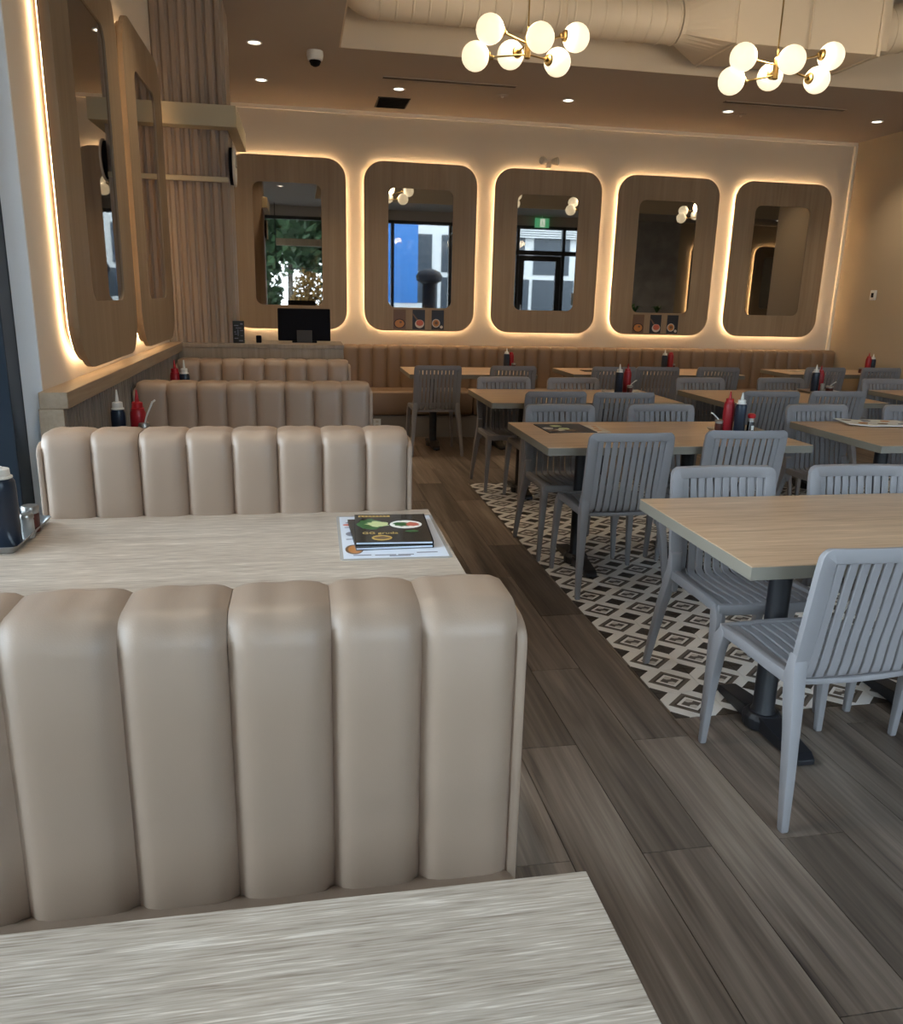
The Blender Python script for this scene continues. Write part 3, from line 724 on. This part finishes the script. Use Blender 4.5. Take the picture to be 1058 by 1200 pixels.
# booth table 3, 4
squeeze('dark sauce bottle with white nozzle against the ribbed low wall, third booth', -.768, 3.60, h=.262, r=.030)
squeeze('red ketchup bottle beside the dark bottle against the ribbed low wall', -.688, 3.60, 'red', 'redcap', h=.262, r=.032)
jar('small jar with spout showing just over the second booth back', -.652, 3.52, h=.175, r=.022, content='soy', spoon=True)
squeeze('red ketchup bottle at the wall end of the third booth, near the column', -.755, 5.16, 'red', 'redcap', h=.262, r=.031)
squeeze('dark bottle with white nozzle next to red one over the third booth', -.700, 5.16, h=.262, r=.031)
def cluster(name, x, y, tr=True, variant=0):
    z = TT+.003
    if tr: tray('steel condiment tray on the %s' % name, x, y, .30, .20, math.radians(-3))
    if variant == 0:
        squeeze('dark sauce bottle with white nozzle on the %s' % name, x-.045, y-.035, z=z)
        squeeze('red ketchup bottle on the %s' % name, x+.045, y+.02, 'red', 'redcap', z=z)
        jar('brown chili jar with spoon on the %s' % name, x+.045, y-.045, z=z, spoon=True, h=.07)
    elif variant == 1:
        squeeze('red ketchup bottle on the %s' % name, x-.055, y+.025, 'red', 'redcap', z=z)
        squeeze('dark sauce bottle with white nozzle on the %s' % name, x-.015, y-.035, z=z)
        soyb('soy sauce bottle with red cap on the %s' % name, x+.055, y-.035, z=z)
        jar('chili jar with white spoon behind ketchup on the %s' % name, x-.105, y+.03, z=z, spoon=True, h=.07).rotation_euler.z = PI
    elif variant == 2:
        squeeze('dark sauce bottle with white nozzle on the %s' % name, x-.055, y-.01, z=z)
        squeeze('red ketchup bottle on the %s' % name, x+.03, y+.05, 'red', 'redcap', h=.19, z=z)
        jar('small steel shaker on the %s' % name, x-.015, y-.06, z=z, h=.08, r=.017, content='lid')
        jar('chili jar with white spoon on the %s' % name, x+.06, y-.05, z=z, spoon=True, h=.06, r=.03)
cluster('second-row aisle table', 2.45, 4.20, variant=1)
cluster('third-row aisle table', 2.50, 6.07, variant=0)
cluster('third-row middle table', 4.31, 6.18, variant=2)
squeeze('dark sauce bottle on the banquette table nearest the counter', 2.095, 8.22, h=.18, z=TT)
squeeze('red ketchup bottle on the banquette table nearest the counter', 2.155, 8.27, 'red', 'redcap', h=.17, z=TT, nozzle=False)
jar('chili jar on the banquette table nearest the counter', 2.165, 8.19, z=TT, h=.06)
squeeze('dark sauce bottle on the long banquette table', 3.87, 8.28, h=.18, z=TT)
squeeze('red ketchup bottle on the long banquette table', 3.935, 8.27, 'red', 'redcap', h=.19, z=TT, nozzle=False)
jar('chili jar on the long banquette table', 3.985, 8.30, z=TT, h=.06)
squeeze('red ketchup bottle on the table by the right wall', 6.155, 8.03, 'red', 'redcap', h=.19, z=TT)
squeeze('dark sauce bottle on the table by the right wall', 6.225, 8.05, h=.18, z=TT)
jar('chili jar on the table by the right wall', 6.09, 8.05, z=TT, h=.06, spoon=False)

# ------------------------------------------------------------------ menus
def ell(m, cx, cy, rx, ry, z0, z1, n=22, jag=0):
    rnd = random.Random(int(cx*1000)+n)
    return m.prism([(cx+rx*(1+rnd.uniform(-jag, jag))*math.cos(2*PI*k/n), cy+ry*(1+rnd.uniform(-jag, jag))*math.sin(2*PI*k/n)) for k in range(n)], z0, z1)
pm = empty('placemat', 'white laminated menu sheet under the black menus on booth table', 'menu', (.255, 2.345, TB), math.radians(-1))
MB().prism(rrect(.315, .455, .012, 4), 0, .0015).build('lamination', 'jarglass', pm)
MB().box(-.148, .148, -.216, .216, .0015, .0021).build('sheet', 'paper', pm)
for (x, y, rx, ry, mt) in ((-.115, -.135, .026, .045, 'brownprint'), (-.113, -.135, .020, .036, 'orangeprint'), (-.118, 0.02, .016, .022, 'ink'), (-.122, .12, .018, .012, 'meat')):
    ell(MB(), x, y, rx, ry, .0021, .0023 if mt != 'orangeprint' else .0025).build('print', mt, pm)
for (x0, x1, y) in ((-.12, -.07, -.19), (-.06, .0, -.193), (.005, .05, -.193), (.06, .12, -.178), (-.02, .04, -.203), (-.135, -.10, .09), (-.135, -.10, -.035), (-.13, -.09, .145)):
    MB().box(x0, x1, y-.004, y+.004, .0021, .0024).build('print', 'ink', pm)
for k, (z, rz, dx, dy, lab) in enumerate(((.0024, 1.5, .250, 2.352, 'lower black menu booklet lying on the white sheet'), (.0120, -3, .262, 2.365, 'upper black menu booklet with noodle and plate photos, topmost of the stack'))):
    bk = empty('menu_booklet', lab, 'menu', (dx, dy, TB+z), math.radians(rz))
    MB().box(-.112, .112, -.150, .150, 0, .0016).build('back_cover', 'cover', bk)
    MB().box(-.110, .110, -.148, .148, .0016, .0072).build('pages', 'paper', bk)
    MB().box(-.112, .113, -.150, .150, .0072, .0088).build('front_cover', 'cover', bk)
    MB().box(.110, .1135, -.150, .150, 0, .0094).build('binding', 'blackplastic', bk)
    if k:
        z = .0088
        MB().box(-.10, .0, .118, .136, z, z+.0003).build('banner_print', 'gold', bk)
        for q in range(8): MB().box(-.095+q*.0115, -.088+q*.0115, .122, .132, z+.0003, z+.0006).build('letter_print', 'brownprint', bk)
        ell(MB(), -.065, .035, .040, .055, z, z+.0003, jag=.15).build('leaf_print', 'leaf', bk)
        ell(MB(), -.040, .035, .036, .028, z+.0003, z+.0007, jag=.3).build('noodle_print', 'noodle', bk)
        ell(MB(), .045, .030, .050, .044, z, z+.0004).build('plate_print', 'plate', bk)
        ell(MB(), .035, .030, .030, .022, z+.0004, z+.0007, jag=.25).build('salad_print', 'leaf', bk)
        ell(MB(), .065, .030, .020, .022, z+.0004, z+.0008, jag=.2).build('meat_print', 'meat', bk)
        ell(MB(), .058, -.045, .020, .010, z, z+.0004, jag=.1).build('leaf_print', 'leaf', bk)
        ell(MB(), -.035, -.110, .030, .026, z, z+.0003).build('logo_print', 'gold', bk)
        ell(MB(), -.035, -.110, .022, .014, z+.0003, z+.0006, n=9, jag=.3).build('logo_print', 'brownprint', bk)
        for j, (tx, t_) in enumerate(((-.092, 'GG'), (-.045, 'gruda'))):
            cu = bpy.data.curves.new('lettering', 'FONT'); cu.body = t_; cu.size = .027; cu.extrude = .0002
            to = bpy.data.objects.new('lettering', cu); COL.objects.link(to)
            dg = bpy.context.evaluated_depsgraph_get(); me = bpy.data.meshes.new_from_object(to.evaluated_get(dg)); bpy.data.objects.remove(to)
            me.materials.append(M['gold']); lo = link('lettering', me, bk, (tx, -.070, z+.0003))
mn = empty('menu_booklet', 'dark open menu with food photos on the second-row aisle table', 'menu', (1.49, 4.395, TT), math.radians(1))
MB().box(-.15, .13, -.15, .15, 0, .004).build('cover', 'navyprint', mn)
for k in range(7):
    a = random.uniform(-.12, .06); b = random.uniform(-.1, .1)
    ell(MB(), a, b, .03, .03, .004, .0045+k*.0002, jag=.2).build('food_print', ['offwhite', 'brownprint', 'noodle', 'ink'][k % 4], mn)
MB().box(.132, .215, -.14, .10, 0, .003).build('loose_page', 'offwhite', mn)
for k in range(4): ell(MB(), .16+random.uniform(0, .03), -.09+.05*k, .016, .016, .003, .0034, jag=.2).build('food_print', 'orangeprint', mn)
mn = empty('menu_booklet', 'white open menu with food photos on the right-hand second-row table', 'menu', (3.545, 4.49, TT), math.radians(-14))
MB().bar([((-.2, 0, .014), (0, .125, 0), (0, 0, .002)), ((-.05, 0, .006), (0, .125, 0), (0, 0, .003)), ((.0, 0, .010), (0, .125, 0), (0, 0, .003)), ((.2, 0, .012), (0, .125, 0), (0, 0, .002))]).build('pages', 'white', mn)
for k in range(6): ell(MB(), -.15+.06*k, -.06 if k % 2 else .05, .028, .024, .0140+.0001*k, .0165, jag=.2).build('food_print', ['brownprint', 'orangeprint', 'ink'][k % 3], mn)
mn = tag(MB().box(-.10, .10, -.075, .075, 0, .006).build('menu_booklet', 'cover', bevel=.001), 'closed dark menu on the long banquette table, left end', 'menu'); mn.location = (2.95, 8.02, TT)
mn = empty('menu_booklet', 'pale menu sheets on the table by the right wall', 'menu', (5.44, 8.18, TT), .05)
MB().box(-.15, .15, -.09, .09, 0, .004).build('pages', 'offwhite', mn); MB().box(-.12, -.02, -.06, .06, .004, .0045).box(.02, .12, -.06, .06, .004, .0045).build('food_print', 'brownprint', mn)

# ------------------------------------------------------------------ globe chandeliers
GA = [(-.244, -.08, .061), (.026, -.17, .014), (.309, .06, .096), (-.307, 0, -.061), (-.059, .17, .005), (.220, .12, -.027)]
GB = [(-.267, -.08, .032), (-.001, -.17, .015), (.402, .06, .119), (-.287, 0, -.080), (.062, .17, .003), (.362, .12, -.006)]
def chandelier(label, x, y, z, globes=GA):
    e = empty('chandelier', label, 'chandelier', (x, y, z), 0, 'six-globe brass chandeliers')
    MB().tube([(0, 0, .05), (0, 0, 4.05-z-.02)], .005, 8).build('rod', 'brass', e)
    MB().lathe([(.06, 4.05-z-.025), (.06, 4.05-z-.001)], 20).build('ceiling_rose', 'brass', e, smooth=True)
    MB().lathe([(.012, -.055), (.018, -.05), (.018, .06), (.010, .07)], 14).build('hub', 'brass', e, smooth=True)
    R_ = .080
    l = bpy.data.lights.new('bulb_light', 'POINT'); l.energy = BULB_W; l.shadow_soft_size = .10; l.color = (1, .78, .50)
    lo = bpy.data.objects.new('bulb_light', l); COL.objects.link(lo); lo.parent = e; lo.location = (0, 0, .12)
    for gx, gy, gz in globes:
        c = Vector((gx, gy, gz)); d = Vector((gx, gy, 0)).normalized(); zz = .025 if gz > -.02 else -.03
        a0 = Vector((0, 0, zz)); ce = c-d*R_*.96
        arm = MB().tube([a0, ce], .0055, 8)
        arm = arm.build('arm', 'brass', e, smooth=True)
        t = d; u = t.cross(Vector((0, 0, 1))).normalized(); v = t.cross(u)
        secs = []
        for s_, r in ((-.030, .010), (-.026, .014), (-.010, .014), (-.006, .030), (.004, .034), (.010, .034)):
            secs.append([ce+t*s_+r*(math.cos(2*PI*k/16)*u+math.sin(2*PI*k/16)*v) for k in range(16)])
        MB().sweep(secs).build('socket', 'brass', arm, smooth=True)
        n = 20
        secs = [[(c[0]+R_*math.sin(PI*i/12)*math.cos(2*PI*k/n), c[1]+R_*math.sin(PI*i/12)*math.sin(2*PI*k/n), c[2]-R_*math.cos(PI*i/12)) for k in range(n)] for i in range(1, 12)]
        MB().sweep(secs).build('globe', 'globe', arm, smooth=True)
chandelier('left of the two brass chandeliers with six white globes', 1.336, 5.05, 2.870)
chandelier('right of the two brass chandeliers with six white globes, before the square duct', 2.917, 5.05, 2.865, GB)
chandelier('third brass globe chandelier, outside the frame, seen in the mirrors', 4.52, 5.05, 2.87)
chandelier('fourth brass globe chandelier farther right, seen only in the mirrors', 6.6, 4.6, 2.87)

# ------------------------------------------------------------------ ceiling fixtures
def downlight(label, x, y):
    e = empty('downlight', label, 'downlight', (x, y, CZ), 0, 'recessed ceiling downlights')
    MB().lathe([(.058, -.001), (.060, -.006), (.052, -.010), (.044, -.006), (.042, -.001)], 24).build('trim_ring', 'white', e, smooth=True)
    MB().lathe([(.041, -.0015), (.041, -.004)], 24).build('lens', 'disc', e)
    l = bpy.data.lights.new('downlight_beam', 'SPOT'); l.energy = DOWN_W; l.spot_size = math.radians(108); l.spot_blend = 1.0; l.shadow_soft_size = .04; l.color = (1, .80, .56)
    lo = bpy.data.objects.new('downlight_beam', l); COL.objects.link(lo); lo.parent = e; lo.location = (0, 0, -.03)
for (x, y), lab in {(-.285, 8.0): 'downlight on left ceiling strip nearest the back wall', (-.285, 6.88): 'downlight on left ceiling strip next to the dome camera',
                    (-.285, 4.65): 'downlight above the second booth, seen in the left mirror', (-.285, 2.4): 'downlight above the nearer booth, outside the frame',
                    (.93, 7.98): 'downlight beside the black vent by the back wall', (2.52, 7.96): 'downlight above the middle mirror',
                    (4.14, 7.95): 'downlight over the second mirror from right', (8.2, .4): 'added downlight brightening the grey concrete wall, seen only in mirrors', (10.6, .4): 'added downlight brightening the rear plaster wall, seen only in mirrors', (5.76, 7.94): 'rightmost downlight on the ceiling by the back wall'}.items(): downlight(lab, x, y)  # the pair before the rear walls is added to brighten them
dc = empty('dome_camera', 'white dome security camera with dark eye on the ceiling', 'camera', (.163, 7.0, CZ))
MB().lathe([(.062, 0), (.064, -.03), (.058, -.062), (.046, -.068)], 24).build('housing', 'white', dc, smooth=True)
MB().lathe([(.046, -.060), (.045, -.075), (.034, -.098), (.015, -.108), (.001, -.110)], 24).build('dome', 'blackplastic', dc, smooth=True)
vt = empty('air_vent', 'dark square louvred air vent on the ceiling near back wall', 'vent', (.93, 8.55, CZ))
MB().box(-.155, .155, -.215, .215, -.008, -.001).build('frame', 'vent', vt, bevel=.002)
for k in range(9): MB().bar([((-.14, -.18+k*.045, -.012), (0, .014, .004), (0, 0, .0012)), ((.14, -.18+k*.045, -.012), (0, .014, .004), (0, 0, .0012))]).build('louvre', 'slotdark', vt)
for (a, b, y, lab) in ((.75, 1.925, 7.62, 'long slot air diffuser on ceiling behind the left chandelier'), (3.91, 5.15, 7.60, 'long slot air diffuser on ceiling behind the right chandelier')):
    sl = empty('slot_diffuser', lab, 'vent', ((a+b)/2, y, CZ))
    h = (b-a)/2
    MB().box(-h, h, -.045, -.03, -.007, -.001).box(-h, h, .03, .045, -.007, -.001).box(-h, h, -.004, .004, -.004, -.001).build('frame', 'ceil', sl)
    MB().box(-h, h, -.03, -.004, -.005, -.001).box(-h, h, .004, .03, -.005, -.001).build('slot', 'slotdark', sl)
for x, y, lab in ((1.884, 7.95, 'small round ceiling sensor right of the left slot diffuser'), (4.33, 8.05, 'small round ceiling sensor below right slot diffuser')):
    sn = empty('ceiling_sensor', lab, 'sensor', (x, y, CZ)); MB().lathe([(.05, -.001), (.05, -.008), (.03, -.014)], 20).build('cover', 'ceil', sn, smooth=True)
    MB().lathe([(.014, -.014), (.012, -.022), (.004, -.026)], 12).build('sprinkler_head', 'offwhite', sn, smooth=True)
em = empty('emergency_light', 'two-headed white emergency light on back wall above the middle mirror', 'lamp', (2.67, BY, 2.875))
MB().box(-.03, .03, -.04, -.001, -.055, .0).build('housing', 'offwhite', em, bevel=.01)
for s in (-1, 1):
    t = Vector((s*.8, -.5, .05)).normalized(); u = t.cross(Vector((0, 0, 1))).normalized(); v = t.cross(u); c0 = Vector((s*.03, -.035, .012))
    MB().sweep([[c0+t*a+r*(math.cos(2*PI*k/16)*u+math.sin(2*PI*k/16)*v) for k in range(16)] for a, r in ((0, .022), (.03, .034), (.07, .042), (.075, .040))]).build('lamp_head', 'offwhite', em, smooth=True)
    MB().sweep([[c0+t*a+r*(math.cos(2*PI*k/16)*u+math.sin(2*PI*k/16)*v) for k in range(16)] for a, r in ((.0752, .036), (.077, .034))]).build('lens', 'jarglass', em)
th = empty('thermostat', 'small white thermostat with dark window on the tan right wall', 'thermostat', (6.33, 8.335, 1.59))
MB().box(-.022, -.001, -.045, .045, -.055, .055).build('housing', 'white', th, bevel=.008, smooth=True)
MB().box(-.024, -.022, -.020, .022, -.025, .025).build('window', 'blackplastic', th, bevel=.0005)

# ------------------------------------------------------------------ painted air duct in the raised ceiling
du = empty('air_duct', 'cream painted spiral air duct with square plenum under the raised ceiling', 'duct', (0, 6.3, 3.47))
R0 = .150
def ribbed(pts_axis, x0, x1, r, dirv, n=32):
    secs = []; L_ = (x1-x0); k = 0; s = 0
    while s <= L_+1e-6:
        for ds, rr in ((0, r), (.004, r+.006), (.012, r+.006), (.016, r)):
            c = Vector(pts_axis)+Vector(dirv)*(s+ds)
            t = Vector(dirv); u = t.cross(Vector((0, 0, 1))).normalized(); v = t.cross(u)
            secs.append([c+rr*(math.cos(2*PI*q/n)*u+math.sin(2*PI*q/n)*v) for q in range(n)])
        s += .115
    return MB().sweep(secs)
ribbed((.58, 0, 0), 0, 2.23, R0, (1, 0, 0)).build('spiral_duct', 'duct', du, smooth=True)
# elbow at the left end rising to the ceiling
n = 32; secs = []
for i in range(9):
    a = PI/2*i/8; c = Vector((.58-.16*math.sin(a), 0, .16-.16*math.cos(a))); t = Vector((-math.cos(a), 0, math.sin(a))); v = Vector((0, 1, 0)); u = t.cross(v)
    secs.append([c+(R0+.002)*(math.cos(2*PI*q/n)*u+math.sin(2*PI*q/n)*v) for q in range(n)])
secs.append([p+Vector((0, 0, .30)) for p in secs[-1]])
MB().sweep(secs).build('elbow', 'duct', du, smooth=True)
# round to square taper
secs = []
bxh, bz0, bz1 = .30, -.19, .36
def sq(k, n):
    a = 2*PI*k/n; c, s = math.cos(a), math.sin(a); m_ = max(abs(c), abs(s)); return c/m_, s/m_
secs = []
for f, x in ((0, 2.79), (.05, 2.82), (1, 3.10), (1, 3.13)):
    rg = []
    for k in range(32):
        a = 2*PI*k/32; cy, cz = R0*math.cos(a), R0*math.sin(a); sy, sz = sq(k, 32)
        yy, zz = sy*bxh, (bz0+bz1)/2+sz*(bz1-bz0)/2
        rg.append((x, cy+(yy-cy)*f, cz+(zz-cz)*f))
    secs.append(rg)
MB().sweep(secs).build('taper', 'duct', du)
MB().box(3.13, 4.28, -bxh, bxh, bz0, bz1).build('plenum', 'duct', du, bevel=.006)
MB().box(3.125, 3.15, -bxh-.012, bxh+.012, bz0-.012, bz1+.012).build('flange', 'duct', du)
MB().box(4.26, 4.285, -bxh-.012, bxh+.012, bz0-.012, bz1+.012).build('flange', 'duct', du)
MB().box(4.285, 4.42, -.2, .2, -.13, .24).build('collar', 'duct', du, bevel=.005)
ribbed((4.40, 0, .05), 0, 2.6, .165, Vector((.96, -.1, .16)).normalized()).build('spiral_duct', 'duct', du, smooth=True)
for x in (1.9, 3.7, 4.9):
    MB().tube([(x, -.17 if x != 3.7 else -.316, .58), (x, -.17 if x != 3.7 else -.316, -.17 if x != 3.7 else -.2)], .006, 8).build('hanger_rod', 'duct', du)

# ------------------------------------------------------------------ things behind the camera, seen in the mirrors
sh = empty('hanging_shelf', 'hanging wooden shelf beam in thin black frame before the front window, seen in mirror', 'shelf', (.02, -.55, 2.2))
MB().box(-.48, .48, -.1, .1, .22, .36).build('beam', 'panel', sh)
for x in (-.5, .48):
    for y in (-.1, .09): MB().box(x, x+.012, y, y+.012, -.25, CZ-2.2).build('frame_rod', 'black', sh)
MB().box(-.49, .49, -.1, -.088, -.25, -.238).box(-.49, .49, .09, .102, -.25, -.238).build('frame_rail', 'black', sh)
ex = empty('exit_sign', 'green running-figure exit sign above the front door, seen in the middle mirror', 'sign', (5.5, -.90, 3.12))
MB().box(-.16, .16, -.03, .03, -.1, .1).build('housing', 'green', ex)
MB().tube([(0, 0, .1), (0, 0, .15)], .008).build('stem', 'white', ex)
MB().box(-.05, .06, .0305, .032, -.085, .085).build('doorway_print', 'exitwhite', ex)
MB().bar([((-.01, .033, .035), (.012, 0, 0), (0, .0008, 0)), ((.01, .033, -.02), (.012, 0, 0), (0, .0008, 0))]).bar([((.01, .033, -.02), (.008, 0, 0), (0, .0008, 0)), ((.045, .033, -.07), (.008, 0, 0), (0, .0008, 0))]).bar([((.01, .033, -.02), (.008, 0, 0), (0, .0008, 0)), ((-.03, .033, -.06), (.008, 0, 0), (0, .0008, 0))]).lathe([(.001, .045), (.013, .052), (.013, .06), (.001, .067)], 12, (-.014, .033, 0)).build('figure_print', 'green', ex)
nb_ = empty('door_notice', 'white paper notice stuck on the glass beside the front door', 'notice', (6.45, -1.045, 1.45))
MB().box(-.10, .10, 0, .002, -.14, .14).build('sheet', 'white', nb_); MB().box(-.05, .05, .002, .0025, -.04, .06).build('print', 'ink', nb_)
bar = empty('rear_bar', 'dark wooden planter counter before the concrete wall, seen in mirror', 'counter', (8.0, -.55, 0))
MB().box(-.75, .8, -.3, .3, 0, 1.0).build('body', 'darkwood', bar); MB().box(-.78, .83, -.33, .33, 1.0, 1.04).build('worktop', 'darkwood', bar)
for x, lab in ((7.75, 'left leafy pot plant on the dark counter, seen in mirror'), (8.3, 'right leafy pot plant on the dark counter, seen in mirror')):
    pt = empty('potted_plant', lab, 'plant', (x, -.5, 1.04))
    MB().lathe([(.06, 0), (.08, .14), (.085, .15), (.07, .14)], 18).build('pot', 'offwhite', pt, smooth=True)
    for k in range(12):
        a = k*2.4; tl = random.uniform(.12, .24); d = Vector((math.cos(a), math.sin(a), 0)); sd = Vector((-d.y, d.x, 0))
        p0 = Vector((0, 0, .13)); p1 = p0+d*tl*.5+Vector((0, 0, tl*.9)); p2 = p0+d*tl*1.1+Vector((0, 0, tl*.75))
        MB().bar([(p0, sd*.004, (0, 0, .001)), (p1, sd*.028, (0, 0, .001)), (p2, sd*.003, (0, 0, .001))]).build('leaf', 'plantleaf', pt)
# outdoors
gnd = struct(MB().box(-40, 50, -60, -1.25, -.25, -.1).box(-40, -1.3, -1.25, 30, -.25, -.1).build('ground', 'asphalt'))
def tree(label, x, y, h, r, mat='treeleaf', n=2600, lf=.2, low=.62):
    e = empty('tree', label, 'tree', (x, y, -.1))
    MB().tube([(0, 0, 0), (.05, .03, h*.4), (0, 0, h*.75)], [.16, .12, .05], 10).build('trunk', 'bark', e, smooth=True)
    m = MB(); rnd = random.Random(int(x*10))
    for k in range(n):
        a, b = rnd.uniform(0, 2*PI), rnd.uniform(-1, 1); q = rnd.random()**.4
        c = Vector((r*q*math.cos(a)*math.sqrt(1-b*b), r*q*math.sin(a)*math.sqrt(1-b*b), h*low+h*(1-low)*1.05*q*b))
        u = Vector((rnd.gauss(0, 1), rnd.gauss(0, 1), rnd.gauss(0, 1))).normalized()*lf; v = u.orthogonal().normalized()*lf*.65
        m.add([c-u, c-v, c+u, c+v], [(0, 1, 2, 3)])
    o = m.build('foliage', mat, e); o['kind'] = 'stuff'
tree('tall dark tree outside behind the camera, left in the counter mirror', -1.9, -7.5, 7, 2.2, n=4200)
tree('tall dark tree outside behind the camera, right in the counter mirror', 1.2, -11.8, 8, 2.0, n=4200)
tree('small autumn tree outside, low in the counter mirror', .25, -6.2, 2.2, .5, 'autumnleaf', 900, lf=.07)
tree('round green bush outside, low left in the counter mirror', -2.4, -11.5, 3.2, 1.9, n=2600, lf=.15, low=.5)
tree('dark tree far behind the others in the counter mirror', -.4, -20, 10, 3.2, n=4200)
tree('dark tree outside the left window behind the camera', -6, -3.5, 7, 2.5)
bw = empty('hoarding', 'tall blue hoarding outside, seen in the second mirror from left', 'hoarding', (3.42, -9, -.1))
MB().box(-.75, .35, -.1, .1, 1.3, 5.2).build('blue_board', 'bluewall', bw); MB().box(-.75, .55, -.12, .08, 0, 1.3).build('white_base', 'facadewhite', bw)
bd = empty('building', 'pale building with dark window bands across the street, seen in mirrors', 'building', (8.5, -17, -.1))
MB().box(-5.0, 8, -3, 0, 0, 6.5).build('facade', 'facadewhite', bd)
for k in range(6):
    for z in (.3, 2.5, 4.6): MB().box(-4.6+k*2, (-2.75 if z < 1 else -3.0)+k*2, 0, .03, z, z+(2.0 if z < 1 else 1.5)).build('window', 'frame', bd)
for k in range(7): MB().box(-.5, 3.5, .0, .25, 4.0+k*.09, 4.05+k*.09).build('louvre', 'facadewhite', bd)
ph_ = empty('patio_heater', 'black covered patio heater outside, dark shape in the second mirror from left', 'patio heater', (3.62, -5.5, -.1))
MB().lathe([(.28, 0), (.28, .05), (.20, .10), (.19, 1.85), (.22, 1.9)], 20).build('cover_body', 'blackplastic', ph_, smooth=True)
MB().lathe([(.22, 1.88), (.36, 1.96), (.38, 2.08), (.30, 2.20), (.10, 2.28)], 20).build('cover_top', 'blackplastic', ph_, smooth=True)
